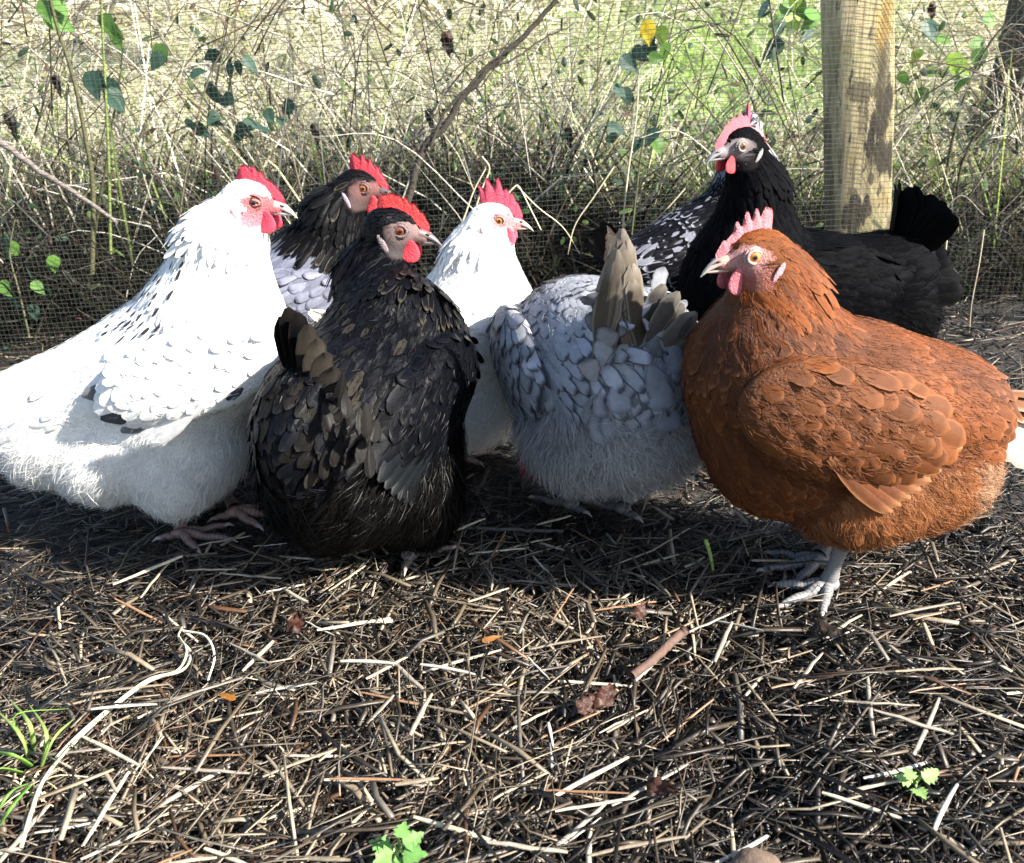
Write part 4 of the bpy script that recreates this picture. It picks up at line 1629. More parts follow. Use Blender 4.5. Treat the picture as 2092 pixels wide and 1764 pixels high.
h7 = Hen('hen', (.335, 1.79), R(12), 'black hen with white speckles facing us from the wire fence', dict(
    color=cuckoo, skin=skin_of((.32, .17, .17)), var=.15, barbs=0, mat=M_BLACK, scale=dict(back=.85, hackle=.9, breast=.8)))
D, W = h7.D, h7.W
h7.head(h7.S(1527, 262), (-.22, -.92, -.25), size=1.12)
h7.cone('neck', h7.S(1528, 285), h7.S(1528, 350), .024, .042)
h7.cone('hackle', h7.S(1528, 350), h7.S(1515, 440), .052, .082, D(-.3, 0, -1))
h7.ell('breast', h7.S(1520, 520), (.085, .085, .10), D(-.4, 0, -1))
h7.ell('back', h7.S(1430, 520), (.135, .095, .095), D(-1, 0, -.4), 24)
h7.ell('saddle', h7.S(1335, 540), (.08, .07, .06), D(-1, 0, -.1), 5)
h7.ell('fluff', h7.S(1440, 620), (.12, .09, .075), D(-.4, 0, -1))
h7.make(step=.0055, n_fluff=300, dens=.8)
h7.face([(0, 3), (.12, 10), (.2, 18), (.26, 14), (.36, 26), (.42, 18), (.52, 32), (.6, 20), (.7, 28), (.78, 18), (.9, 22), (1, 6)], (.42, .07, .12), .8,
        (.58, .08, .12), (.55, .45, .42), None, (.5, .2, .03), (.6, .3, .3), (.6, .4, .38), comb_h=.5)
tail(h7, h7.S(1305, 540), D(-.45, 0, .85), D(.8, 0, .5), 5, .105, .019, .35, .3, jit((.035, .027, .022), .25), (.015, .012, .01, .5))
h7.leg(h7.S(1440, 660, -.04), h7.W(.0, -.045, 0), (1, 0), (.35, .3, .28))
h7.leg(h7.S(1440, 660, .04), h7.W(.02, .045, 0), (1, 0), (.35, .3, .28))

# ---------------------------------------------------------------- 6 black hen by the post
h6 = Hen('hen', (.530, 1.57), R(190), 'black hen with fanned tail standing in front of the wooden post', dict(
    color=plain((.0018, .0019, .0026), (.0022, .0023, .003), .2, fluff=(.0022, .0022, .0026)), skin=skin_of((.20, .165, .165), (.012, .011, .011)), mat=M_MATT, under=.8, var=.08, barbs=5000))
D, W = h6.D, h6.W
h6.eye_head(1519, 301, (-.86, -.48, -.06), 1, 1.2)
h6.cone('neck', h6.S(1534, 312), h6.S(1545, 385), .022, .044)
h6.cone('hackle', h6.S(1545, 385), h6.S(1540, 480), .046, .076, D(-.3, 0, -1))
h6.ell('breast', h6.S(1500, 595), (.090, .090, .115), D(-.4, 0, -1))
h6.ell('back', h6.S(1660, 585), (.145, .100, .088), D(-1, 0, -.1), 4)
h6.ell('saddle', h6.S(1800, 560), (.085, .078, .070), D(-1, 0, .15), -6)
h6.ell('fluff', h6.S(1660, 690), (.14, .10, .085), D(-.5, 0, -.9))
h6.ell('fluff', h6.S(1825, 640), (.075, .075, .070), D(-.9, 0, -.5))
wings(h6, h6.S(1670, 585, .085), 1, (.125, .024, .060), 0, D(-1, 0, -.2), yaw=1, k=.03)
h6.make(step=.005, n_fluff=4000, dens=.9)
h6.face([(0, 4), (.15, 10), (.28, 14), (.34, 18), (.40, 14), (.50, 19), (.55, 22), (.60, 15), (.70, 20), (.75, 23), (.80, 16), (.90, 18), (1, 5)], (.45, .09, .115), .82,
        (.55, .05, .06), (.20, .18, .185), (.18, .18, .19), (.16, .085, .035), (.22, .20, .20), (.22, .19, .18), tuft=(.012, .012, .012), comb_h=.62)
tail(h6, h6.S(1808, 525), D(-.22, 0, .95), D(.95, 0, .25), 7, .125, .020, .40, .35, jit((.0022, .0022, .0025), .2), (.008, .008, .009, .3), bend=-.10)
tail(h6, h6.S(1822, 575), D(-.72, 0, .55), D(.55, 0, .8), 7, .105, .021, .45, .6, jit((.0022, .0022, .0025), .2), (.012, .012, .014, .4), bend=.1)
h6.leg(W(.0, .045, .08), W(.03, .045, 0), (-1, 0), (.1, .09, .09))
h6.leg(W(.0, -.045, .08), W(.0, -.045, 0), (-1, 0), (.1, .09, .09))

# ---------------------------------------------------------------- 8 brown hen on the right
def brown(s, P, N, reg, rnd):
    n = len(P)
    c = rgba((.122, .033, .0058), n)
    e = rgba((.25, .085, .026), n, .55)
    k = np.isin(reg, [RI['head'], RI['neck'], RI['hackle']])
    c[k, :3] = (.15, .037, .0036)
    e[k] = (.30, .10, .022, .35)
    b = reg == RI['breast']
    c[b, :3] = (.094, .0255, .0046)
    f = reg == RI['fluff']
    c[f, :3] = (.25, .098, .038)
    q = P - s.o
    lf = np.sin(q @ np.array([31., 17, 43])) * np.sin(q @ np.array([-23., 37, 11.])) * .5 + .5
    c[:, :3] *= (.72 + .55 * lf)[:, None]
    rear = f & (q @ s.f < -.10)
    c[rear, :3] = (.32, .18, .105)
    w = (reg == RI['wing'])
    c[w, :3] = (.112, .033, .0066)
    e[w, 3] = .55
    pale = (rnd > .988) & f
    c[pale, :3] = (.42, .3, .26)
    return c, e


h8 = Hen('hen', (.352, .935), R(187), 'rust brown hen with pale feet standing on the right', dict(
    color=brown, skin=skin_of((.40, .19, .17), (.24, .07, .045)), var=.16, under=.8, flen=.55, fwid=.00024, messy=.22))
D, W = h8.D, h8.W
h8.eye_head(1543, 527, D(.95, .12, -.04), 1, 1.02)
h8.cone('neck', h8.S(1566, 540), h8.S(1588, 590), .020, .036)
h8.cone('hackle', h8.S(1588, 590), h8.S(1596, 680), .037, .058, D(-.45, 0, -1))
h8.ell('breast', h8.S(1560, 770), (.078, .088, .088), D(-.45, 0, -1))
h8.ell('back', h8.S(1735, 815), (.125, .102, .082), D(-1, 0, -.35), 16)
h8.ell('saddle', h8.S(1910, 830), (.072, .076, .062), D(-1, 0, -.45), 14)
h8.ell('breast', h8.S(1600, 890), (.085, .088, .085), D(-.7, 0, -.7), -38)
h8.ell('fluff', h8.S(1765, 968), (.098, .096, .062), D(-.6, 0, -.7), 0)
h8.ell('fluff', h8.S(1890, 945), (.068, .078, .060), D(-.9, 0, -.4), 12)
h8.ell('fluff', h8.S(1735, 1035, .045), (.042, .038, .034), D(-.2, 0, -1))
h8.ell('fluff', h8.S(1735, 1035, -.045), (.042, .038, .034), D(-.2, 0, -1))
wings(h8, h8.S(1715, 865, .092), 1, (.100, .024, .060), 18, D(-1, 0, -.5), yaw=6)
h8.make(n_fluff=24000)
h8.face([(0, 2), (.10, 6), (.16, 9), (.20, 5), (.30, 7), (.34, 9), (.38, 19), (.42, 18), (.45, 8), (.50, 10), (.54, 25), (.59, 24), (.62, 11), (.66, 11), (.69, 25), (.74, 24), (.76, 13), (.80, 14), (.84, 26), (.95, 24), (.99, 14), (1, 3)], (.52, .15, .17), .95,
        (.42, .10, .12), (.36, .26, .21), (.42, .35, .29), (.42, .19, .03), (.42, .21, .23), (.46, .30, .27), tuft=(.20, .085, .03), comb_h=.66)
tail(h8, h8.S(1985, 800), D(-1, .06, -.10), D(0, 0, 1), 6, .115, .018, .16, .55, lambda i, sd: np.array((.16, .062, .025)) * RNG.uniform(.8, 1.3) if i < 3 else np.array((.52, .42, .36)) * RNG.uniform(.8, 1.1), (.42, .26, .17, .6))
h8.flight(1, h8.S(1715, 865, .092), (.100, .024, .060), 24, 8, .105, .0105, lambda i: np.array((.13, .042, .015)) * RNG.uniform(.85, 1.2) if i else (.34, .17, .07), (.34, .15, .06, .6))
h8.leg(h8.S(1722, 1110, .038), on_ground(1692, 1200, .02), (-.85, -.45), (.17, .165, .165), r=.0078)
h8.leg(h8.S(1700, 1100, -.040), on_ground(1672, 1150, .02), (-.95, -.15), (.14, .14, .15), r=.0078)

# ------------------------------------------------------------------ single plants, stems and leaves
def leaf_mesh(name, col, edge, lobes=0.0, n=7, wid=.36, crumple=0.0):
    V, U = [], []
    for i in range(n):
        v = i / (n - 1)
        w = wid * math.sin(math.pi * min(1, v * .94 + .06) ** .75) ** .9 * (1.1 - .45 * v)
        w *= 1 + lobes * (1 if i % 2 else -1)
        for u in (-1, -.5, 0, .5, 1):
            V.append((w * u, v, .10 * abs(u) * w - .10 * v * v + .015 * math.sin(7 * v + 3 * u) + crumple * (math.sin(9 * v + 5 * u + 1) * .6 + RNG.normal(0, .45))))
            U.append(((u + 1) / 2, v * .8))
    Q = [(i * 5 + j, i * 5 + j + 1, (i + 1) * 5 + j + 1, (i + 1) * 5 + j) for i in range(n - 1) for j in range(4)]
    A = Acc()
    A.add(np.array(V), np.array(Q), col=col, edge=edge, uv=np.array(U))
    o = A.build(name, M_LEAF)
    me = o.data
    bpy.data.objects.remove(o)
    return me


LEAF = {
    'teal': leaf_mesh('leaf', (.035, .085, .055), (.02, .05, .03, .4)),
    'green': leaf_mesh('leaf', (.10, .22, .035), (.07, .15, .02, .4)),
    'lime': leaf_mesh('leaf', (.30, .46, .06), (.2, .3, .05, .4)),
    'yellow': leaf_mesh('leaf', (.75, .55, .03), (.5, .3, .03, .4)),
    'brown': leaf_mesh('leaf', (.055, .019, .010), (.03, .012, .008, .6), .16, 11, .26, .13),
    'dark': leaf_mesh('leaf', (.03, .022, .016), (.015, .01, .008, .6), .15, 11, .20, .12),
    'lobed': leaf_mesh('leaf', (.16, .34, .08), (.10, .24, .06, .4), .28, 9, .42),
    'pale': leaf_mesh('leaf', (.28, .45, .14), (.2, .35, .1, .4), .25, 9, .42),
    'orange': leaf_mesh('leaf', (.28, .11, .012), (.2, .07, .012, .5), .1, 7, .15),
    'straw': leaf_mesh('leaf', (.50, .42, .28), (.35, .28, .18, .5), .05, 7, .2),
}


def put_leaf(parent, pos, d, nrm, size, kind, name='leaf'):
    y = norm(d)
    z = norm(np.asarray(nrm) - y * np.dot(nrm, y))
    x = np.cross(y, z)
    o = bpy.data.objects.new(name, LEAF[kind])
    COL.objects.link(o)
    M = Matrix([[x[i] * size, y[i] * size, z[i] * size, pos[i]] for i in range(3)] + [[0, 0, 0, 1]])
    if parent is not None:
        o.parent = parent
        M = Matrix.Translation(-parent.location) @ M
    o.matrix_basis = M
    return o


def curve(pts, n=24):
    """smooth path through the points"""
    pts = np.asarray(pts, float)
    m = len(pts)
    if m == 2:
        return pts[0] + np.linspace(0, 1, n)[:, None] * (pts[1] - pts[0])
    P = np.vstack([2 * pts[0] - pts[1], pts, 2 * pts[-1] - pts[-2]])
    out = []
    for t in np.linspace(0, m - 1 - 1e-6, n):
        i = int(t)
        f = t - i
        a, b, c_, d = P[i:i + 4]
        out.append(.5 * (2 * b + (c_ - a) * f + (2 * a - 5 * b + 4 * c_ - d) * f * f + (3 * b - a - 3 * c_ + d) * f ** 3))
    return np.array(out)


def stem(name, pts, r0, r1, col, parent=None, ns=6, n=24, wob=.0, mat=None, off=None):
    P = curve(pts, n)
    if wob:
        P = P + RNG.normal(0, wob, P.shape)
    A = Acc()
    V, Q = tube(P, np.linspace(r0, r1, n), ns)
    A.add(V, Q, col=col)
    return A.build(name, mat or M_TWIG, parent, off if off is not None else (parent.location if parent else (0, 0, 0)))


def pix(lst, Y):
    Y = 2.0 + (Y - 2.0) * .4 if 2.0 < Y < 2.4 else Y
    return [at(x, y, Y + (0 if len(z) == 0 else z[0])) for x, y, *z in lst]


def plant(name, label, base, cat='plant', group=None):
    o = empty(name, base)
    return tag(o, label, cat, group)


TOCAM = np.array([0, -1, .25])


def leaves_px(parent, lst, Y, kind, size, ddir=None):
    Y = 2.0 + (Y - 2.0) * .4 if 2.0 < Y < 2.4 else Y
    for x, y, *k in lst:
        p = at(x, y, Y + abs(RNG.normal(0, .02)))
        d = norm(np.array([RNG.normal(0, .6), RNG.normal(0, .25), RNG.normal(-.7, .4)])) if ddir is None else norm(np.array(ddir) + RNG.normal(0, .25, 3))
        put_leaf(parent, p - d * size * .5, d, norm(TOCAM + RNG.normal(0, .45, 3)), size * RNG.uniform(.8, 1.2), k[0] if k else kind)


# sapling at the far left
pl = plant('sapling', 'thin dark sapling stem with green leaves at the far left', (*at(190, 640, 2.16)[:2], 0), 'sapling')
stem('stem', pix([(188, 560), (190, 390), (176, 290), (150, 160), (118, 60), (98, -20)], 2.2), .0055, .0030, (.09, .085, .04), pl)
leaves_px(pl, [(112, 12), (128, 20), (95, 30), (118, 42)], 2.2, 'green', .055)
pl = plant('sapling', 'green leafed shoot with hanging leaves beside the far left sapling', (*at(222, 640, 2.16)[:2], 0), 'sapling')
stem('stem', pix([(226, 520), (222, 330), (216, 200), (210, 80), (206, -20)], 2.22), .0035, .002, (.16, .20, .06), pl)
leaves_px(pl, [(222, 55), (240, 85), (232, 62), (208, 168, 'teal'), (230, 185, 'teal'), (236, 205, 'teal'), (190, 172, 'teal')], 2.2, 'green', .050, (.25, 0, -1))
# bramble with blue-green leaves
pl = plant('bramble', 'bramble spray with blue-green leaves at the upper left', (*at(440, 640, 2.3)[:2], float(hgt(0, 2.3))), 'bramble')
stem('cane', pix([(360, 560), (370, 420), (400, 260), (430, 150), (470, 80)], 2.3), .0028, .0014, (.14, .11, .07), pl)
stem('cane', pix([(560, 420), (520, 300), (470, 240), (400, 215), (330, 120)], 2.32), .0024, .0012, (.16, .12, .08), pl)
stem('cane', pix([(640, 500), (600, 330), (560, 200), (500, 130), (420, 100)], 2.34), .0024, .0012, (.14, .11, .08), pl)
leaves_px(pl, [(432, 115), (440, 122), (470, 150), (488, 145), (512, 132), (405, 148), (430, 188), (440, 195), (462, 205), (395, 258), (412, 268), (430, 245),
               (445, 252), (500, 268), (515, 255), (540, 262), (552, 240), (485, 285), (380, 275), (330, 110, 'green'), (320, 125), (590, 222), (575, 250)], 2.28, 'teal', .040)
# branch leaning across the middle
pl = plant('fallen_branch', 'dark forked branch leaning diagonally behind the wire', (*at(862, 320, 2.24)[:2], float(hgt(0, 2.24))), 'branch')
stem('limb', pix([(820, 470), (858, 318), (905, 262), (945, 200), (1000, 140), (1062, 82), (1120, 20), (1160, -30)], 2.24), .0085, .0040, (.060, .048, .038), pl, wob=.0012, ns=8, n=40)
stem('twig', pix([(880, 300), (905, 235), (950, 185), (1005, 125), (1050, 100)], 2.22), .0042, .0020, (.06, .05, .04), pl, wob=.001)
stem('twig', pix([(1000, 140), (1050, 120), (1110, 80), (1170, 50)], 2.25), .003, .0012, (.09, .07, .05), pl, wob=.001)
stem('twig', pix([(945, 200), (900, 190), (850, 150)], 2.24), .002, .001, (.07, .06, .05), pl, wob=.001)
# grey branch on the left
pl = plant('fallen_branch', 'pale grey branch sloping down at the far left behind the wire', (*at(180, 413, 2.12)[:2], float(hgt(-.9, 2.12))), 'branch')
stem('limb', pix([(-60, 255), (20, 305), (90, 355), (160, 400), (240, 455)], 2.15), .0075, .004, (.17, .145, .13), pl, wob=.001, ns=8)
stem('twig', pix([(60, 335), (110, 330), (190, 350)], 2.15), .0025, .001, (.15, .12, .1), pl, wob=.001)
# leafy spray right of centre
pl = plant('bramble', 'leafy bramble shoot with one yellow leaf right of centre', (*at(1310, 560, 2.24)[:2], float(hgt(.3, 2.24))), 'bramble')
stem('cane', pix([(1290, 480), (1312, 300), (1340, 200), (1378, 130), (1350, 90), (1300, 20)], 2.26), .0026, .0012, (.10, .11, .05), pl)
leaves_px(pl, [(1330, 90), (1322, 100), (1345, 120, 'green'), (1360, 108, 'green'), (1352, 75, 'lime'), (1318, 62, 'yellow'), (1325, 70, 'yellow'), (1290, 48, 'teal'), (1308, 112), (1285, 130),
               (1270, 190), (1282, 200), (1260, 265), (1250, 285), (1330, 280), (1345, 300, 'green'), (1300, 300)], 2.24, 'teal', .042)
pl = plant('ivy', 'bright green ivy leaves at the top beside the post', (*at(1620, 300, 2.5)[:2], float(hgt(.7, 2.5))), 'ivy')
stem('stem', pix([(1640, 420), (1630, 250), (1610, 120), (1630, -10)], 2.5), .0025, .0012, (.12, .12, .06), pl)
leaves_px(pl, [(1600, 25), (1615, 45, 'lime'), (1635, 20), (1650, 50), (1622, 8, 'lime'), (1590, 60, 'teal'), (1560, 20, 'teal'), (1645, 75, 'teal'), (1665, 30), (1580, 100, 'teal')], 2.5, 'green', .055)
pl = plant('ivy', 'green and yellowish ivy leaves to the right of the post', (*at(1930, 300, 2.7)[:2], float(hgt(1.2, 2.7))), 'ivy')
stem('stem', pix([(1880, 420), (1900, 250), (1920, 120), (1960, 20)], 2.7), .0025, .0012, (.12, .12, .06), pl)
leaves_px(pl, [(1870, 120, 'lime'), (1895, 150), (1915, 105, 'teal'), (1935, 85), (1950, 130, 'lime'), (1965, 140, 'lime'), (1990, 90), (1900, 60, 'teal'), (1960, 170), (1850, 165), (1880, 200), (2000, 120), (2020, 40)], 2.7, 'green', .055)
pl = plant('ivy', 'green leaves low down at the left edge behind the wire', (*at(30, 600, 2.1)[:2], 0), 'ivy')
stem('stem', pix([(60, 690), (40, 600), (20, 520), (30, 450)], 2.06), .0025, .0012, (.12, .12, .06), pl)
leaves_px(pl, [(15, 500), (30, 510, 'green'), (20, 610), (35, 622), (10, 590, 'green'), (60, 560), (30, 720), (50, 730), (15, 725), (80, 590, 'green'), (110, 540, 'green'), (70, 640)], 2.05, 'teal', .038)

# dead leaves caught in the stems
for x, y, Y, k, sz, lab in ((110, 172, 2.1, 'dark', .045, 'dark curled dead leaf hanging at the upper left'), (910, 82, 2.25, 'brown', .055, 'reddish brown dead leaf hanging at top centre'),
                            (875, 240, 2.2, 'dark', .05, 'blackish dead leaf below the leaning branch'), (1160, 278, 2.3, 'dark', .05, 'dark withered leaf over the sunny grass'),
                            (200, 440, 2.1, 'orange', .03, 'rust coloured dead leaf in the dark undergrowth at left'), (1905, 22, 2.9, 'brown', .05, 'red brown dead leaf right of the post top'),
                            (640, 270, 2.2, 'dark', .05, 'dark dead leaf clump left of centre behind wire'), (15, 250, 2.2, 'dark', .06, 'dark dead leaf at the left edge')):
    o = put_leaf(None, at(x, y - 18, Y), (.1, 0, -1), (0, -1, .3), sz, k, 'dead_leaf')
    tag(o, lab, 'dead leaf', 'dead leaves behind the wire')

# thin bramble canes crossing everywhere behind the wire: too many to tell apart
A = Acc()
for i in range(950):
    left = RNG.random() < .62
    x0 = RNG.uniform(-1.5, .1) if left else RNG.uniform(.1, 1.7)
    y0 = RNG.uniform(2.08, 3.6)
    a = RNG.normal(0, 1.0)
    L = RNG.uniform(.25, .8)
    e = RNG.uniform(.1, 1.2)
    p0 = np.array([x0 * y0 / 2, y0, float(hgt(x0, y0)) + RNG.uniform(-.02, .62 if left else .36)])
    d = np.array([math.cos(a) * math.cos(e) * RNG.choice([-1, 1]), .2 * RNG.normal(), math.sin(e)])
    P = [p0, p0 + d * L * .5 + np.array([0, 0, .05 * L]), p0 + d * L - np.array([0, 0, .22 * L])]
    V, Q = tube(curve(P, 9), np.linspace(RNG.uniform(.0009, .0024), .0006, 9), 4)
    A.add(V, Q, col=np.array(random.choice([(.05, .04, .03), (.12, .10, .08), (.28, .25, .20), (.10, .06, .04), (.50, .46, .38)])) * RNG.uniform(.7, 1.2))
o = A.build('bramble_tangle', M_TWIG)
tag(o, 'tangle of thin dry bramble canes behind the wire mesh', 'brambles', kind='stuff')
# thicker old canes and hedge stems
A = Acc()
for i in range(70):
    x0, y0 = RNG.uniform(-1.6, .2) if i < 52 else RNG.uniform(.2, 1.8), RNG.uniform(2.15, 3.0)
    p0 = np.array([x0 * y0 / 2, y0, float(hgt(x0, y0)) - .02])
    L = RNG.uniform(.25, .75)
    d = norm(np.array([RNG.normal(0, .55), RNG.normal(0, .2), 1]))
    P = curve([p0, p0 + d * L * .5 + RNG.normal(0, .02, 3), p0 + d * L + np.array([RNG.normal(0, .12), 0, -.05])], 12)
    V, Q = tube(P + RNG.normal(0, .0012, P.shape), np.linspace(RNG.uniform(.0025, .0055), .0014, 12), 6)
    A.add(V, Q, col=np.array(random.choice([(.03, .024, .018), (.05, .04, .03), (.08, .07, .05), (.06, .06, .03)])))
    for k in range(3):
        q0 = P[RNG.integers(3, 11)]
        e = q0 + norm(RNG.normal(0, 1, 3) * np.array([1, .3, .7])) * RNG.uniform(.06, .18)
        V, Q = tube(curve([q0, (q0 + e) / 2 + RNG.normal(0, .01, 3), e], 6), np.linspace(.0014, .0006, 6), 4)
        A.add(V, Q, col=np.array((.06, .05, .038)))
o = A.build('hedge_stems', M_TWIG)
tag(o, 'dark branching hedge stems rising behind the wire on the left', 'hedge stems', kind='stuff')
# small leaves in the tangle
A = Acc()
n = 2600
x = RNG.uniform(-1.4, 1.7, n)
y = RNG.uniform(2.06, 3.3, n)
P = np.stack([x * y / 2, y, hgt(x, y) + np.where(RNG.random(n) < .7, RNG.uniform(0, .30, n), RNG.uniform(.2, .75, n))], 1)
cc = np.array([(.022, .05, .022), (.04, .085, .02), (.11, .17, .04), (.06, .03, .016), (.16, .12, .07), (.022, .042, .03)])[RNG.choice(6, n, p=[.26, .26, .20, .08, .06, .14])]
feathers(A, P, norm(TOCAM + RNG.normal(0, .6, (n, 3))), RNG.normal(0, 1, (n, 3)) + np.array([0, 0, -.5]), RNG.uniform(.012, .036, n), RNG.uniform(.002, .0075, n), .1, .2, .3,
         np.hstack([cc * RNG.uniform(.7, 1.3, (n, 1)), np.ones((n, 1))]), rgba((0, 0, 0), n, 0))
o = A.build('undergrowth_leaves', M_LEAF)
tag(o, 'small scattered leaves among the stems behind the fence', 'leaves', kind='stuff')

# dry stems standing at the fence foot, bent over
def dry_stem(label, pts, Y, r=.0022, col=(.52, .45, .30)):
    P = pix(pts, Y)
    o = stem('dry_grass_stem', P, r, r * .6, col, None, mat=M_STRAW, n=30)
    tag(o, label, 'grass stem', 'dry stems at the fence')


dry_stem('pale dry stem rising just left of the middle white hen', [(975, 470), (972, 430), (985, 385), (1000, 345), (985, 320)], 1.9)
dry_stem('pale dry stem leaning left above the middle white hen', [(935, 480), (950, 440), (968, 390), (992, 345)], 1.9)
dry_stem('pale dry stem bent over in a hook right of the tall comb', [(1000, 455), (1020, 420), (1050, 383), (1062, 385), (1080, 420), (1105, 470)], 1.9)
dry_stem('pale dry stem falling towards the grey hen', [(1055, 380), (1100, 425), (1150, 465), (1185, 520)], 1.92, .0014)
dry_stem('long slender dry stem standing in the middle of the fence', [(1272, 480), (1276, 420), (1285, 340), (1300, 240), (1305, 160)], 1.93, .0019)
dry_stem('dry stem slanting down from centre right towards the grey hen', [(1255, 340), (1215, 400), (1175, 460), (1160, 520)], 1.92, .0017)
dry_stem('short dry stem slanting beside the grey hen tail', [(1400, 385), (1360, 430), (1320, 470)], 1.93, .0016)
dry_stem('curved dry stem in the dark right of the black tail', [(1935, 480), (1925, 560), (1905, 640), (1900, 700)], 1.78, .002, (.40, .34, .24))
dry_stem('thin dry stem leaning at the far right fence', [(2010, 470), (2000, 540), (1985, 620), (1980, 680)], 1.80, .0016, (.34, .29, .2))
dry_stem('dry stalk hanging at the right of the post', [(1880, 395), (1920, 430), (1965, 400), (2010, 440)], 1.95, .0014, (.4, .33, .24))

# tree beyond the fence on the right
tb = on_ground(2075, 300)
tb = np.array([1.80, 3.45, float(hgt(1.80, 3.45))])
tr = plant('tree', 'dark tree trunk with mossy foot beyond the fence at upper right', tb, 'tree')
m_bark, nt, p = new_mat('tree_bark')
nz = noise(nt, 30, 5, .7)
n2 = noise(nt, 4, 3)
bc = ramp(nt, nz.outputs[0], [(.3, (.03, .024, .018)), (.55, (.085, .068, .05)), (.75, (.16, .13, .10))])
bc = mixc(nt, ramp(nt, n2.outputs[0], [(.5, (0, 0, 0)), (.62, (.7, .7, .7))]), bc, (.06, .085, .02))
nt.links.new(bc, p.inputs['Base Color'])
p.inputs['Roughness'].default_value = .9
nt.links.new(bump(nt, nz.outputs[0], 1.0, .02), p.inputs['Normal'])
V, Q = [], []
nr, ns = 22, 20
for i in range(nr):
    t = i / (nr - 1)
    z = 4.2 * t ** 1.6
    r = .115 * (1 - .55 * t) + .09 * math.exp(-z / .13)
    for k in range(ns):
        th = 2 * math.pi * k / ns
        rr = r * (1 + .10 * math.sin(3 * th + 2 * t) + .06 * math.sin(7 * th) + .25 * math.exp(-z / .12) * math.sin(5 * th))
        V.append((rr * math.cos(th) + .10 * t, rr * math.sin(th) + .05 * math.sin(3 * t), z - .05))
Q = [(i * ns + k, i * ns + (k + 1) % ns, (i + 1) * ns + (k + 1) % ns, (i + 1) * ns + k) for i in range(nr - 1) for k in range(ns)]
mesh_np('trunk', np.array(V), np.array(Q), None, m_bark, tr)
for i in range(7):
    a = i * 2.4
    z0 = 2.3 + .28 * i
    A = Acc()
    P = curve([(.06, 0, z0), (.5 * math.cos(a), .5 * math.sin(a), z0 + .35), (1.1 * math.cos(a + .2), 1.1 * math.sin(a + .2), z0 + .9)], 12)
    V, Q = tube(P, np.linspace(.045, .008, 12), 7)
    A.add(V, Q)
    A.build('limb', m_bark, tr)
# sparse early foliage on the limbs, above the picture
A = Acc()
n = 900
a = RNG.uniform(0, 6.28, n)
rr = RNG.uniform(.3, 1.3, n)
P = np.stack([rr * np.cos(a), rr * np.sin(a), 2.7 + RNG.uniform(0, 2.4, n)], 1)
feathers(A, P, norm(RNG.normal(0, 1, (n, 3))), RNG.normal(0, 1, (n, 3)), np.full(n, .05), np.full(n, .016), .1, .2, .2, rgba((.10, .2, .04), n), rgba((0, 0, 0), n, 0))
o = A.build('crown', M_LEAF, tr)
o['kind'] = 'stuff'
# reed-like dry stems leaning on the trunk
for i, (a, b) in enumerate((((2010, 330), (2055, 150)), ((2045, 330), (2060, 140)), ((2085, 300), (2068, 140)), ((2060, 360), (2092, 180)))):
    o = stem('dry_grass_stem', pix([a, ((a[0] + b[0]) / 2 + 6, (a[1] + b[1]) / 2), b], 3.0), .0035, .002, (.5, .43, .3), None, mat=M_STRAW)
    tag(o, ('leftmost', 'second', 'third', 'rightmost')[i] + ' pale reed stem leaning against the tree trunk at upper right', 'grass stem', 'reed stems by the tree')

# ------------------------------------------------------------------ small things in the foreground
o = stem('stick', [on_ground(1292, 1382, .022), on_ground(1345, 1338, .026), on_ground(1385, 1300, .024), on_ground(1403, 1285, .028)],   .0042, .0052, (.095, .058, .045), None, ns=9, n=20, wob=.0003)
tag(o, 'smooth reddish brown stick lying in front of the brown hen', 'stick')
o = stem('stick', [on_ground(925, 1078, .012), on_ground(1040, 1082, .014), on_ground(1152, 1086, .012)], .0028, .0022, (.075, .066, .06), None, ns=8, n=16, wob=.0004)
tag(o, 'straight thin grey stick lying below the grey hen', 'stick')
pl = plant('dead_leaf', 'crumpled reddish brown dead leaf in the centre foreground', on_ground(1205, 1440), 'dead leaf')
for i in range(4):
    put_leaf(pl, on_ground(1180 + 16 * i, 1448 - 5 * i, .026), (RNG.normal(.8, .3), RNG.normal(.2, .4), RNG.normal(0, .15)), (RNG.normal(0, .5), -.6, .8), .034, 'brown', 'leaf_fold')
for x, y, k, sz, lab in ((482, 1428, 'orange', .022, 'small orange leaf scrap left of centre in the straw'), (1300, 1262, 'brown', .028, 'crinkled red brown leaf scrap in front of the stick'),
                         (985, 1310, 'orange', .022, 'orange brown strip of dead leaf in the middle'),
                         (1722, 1312, 'dark', .045, 'curled dark grey dead leaf below the brown hen feet'), (1320, 1600, 'brown', .03, 'brown scrap of leaf in the lower middle'),
                         (600, 1290, 'brown', .035, 'dark red brown leaf strip left of centre')):
    o = put_leaf(None, on_ground(x, y, .027), (RNG.normal(0, .6), RNG.normal(.3, .4), .12), (.1, -.7, .8), sz, k, 'leaf_scrap')
    tag(o, lab, 'leaf scrap', 'leaf scraps on the litter')
o = stem('green_stalk', [on_ground(1442, 1105, .03), on_ground(1450, 1130, .024), on_ground(1458, 1170, .016)], .0026, .0016, (.36, .42, .10), None, n=10)
tag(o, 'short yellow green stalk sticking up between grey and brown hens', 'stalk')
A = Acc()
core = curve([on_ground(372, 1282, .03), on_ground(362, 1305, .034), on_ground(384, 1335, .03), on_ground(368, 1372, .03), on_ground(300, 1395, .03), on_ground(225, 1450, .03), on_ground(150, 1520, .03), on_ground(95, 1590, .03), on_ground(70, 1660, .026), on_ground(50, 1730, .02)], 60)
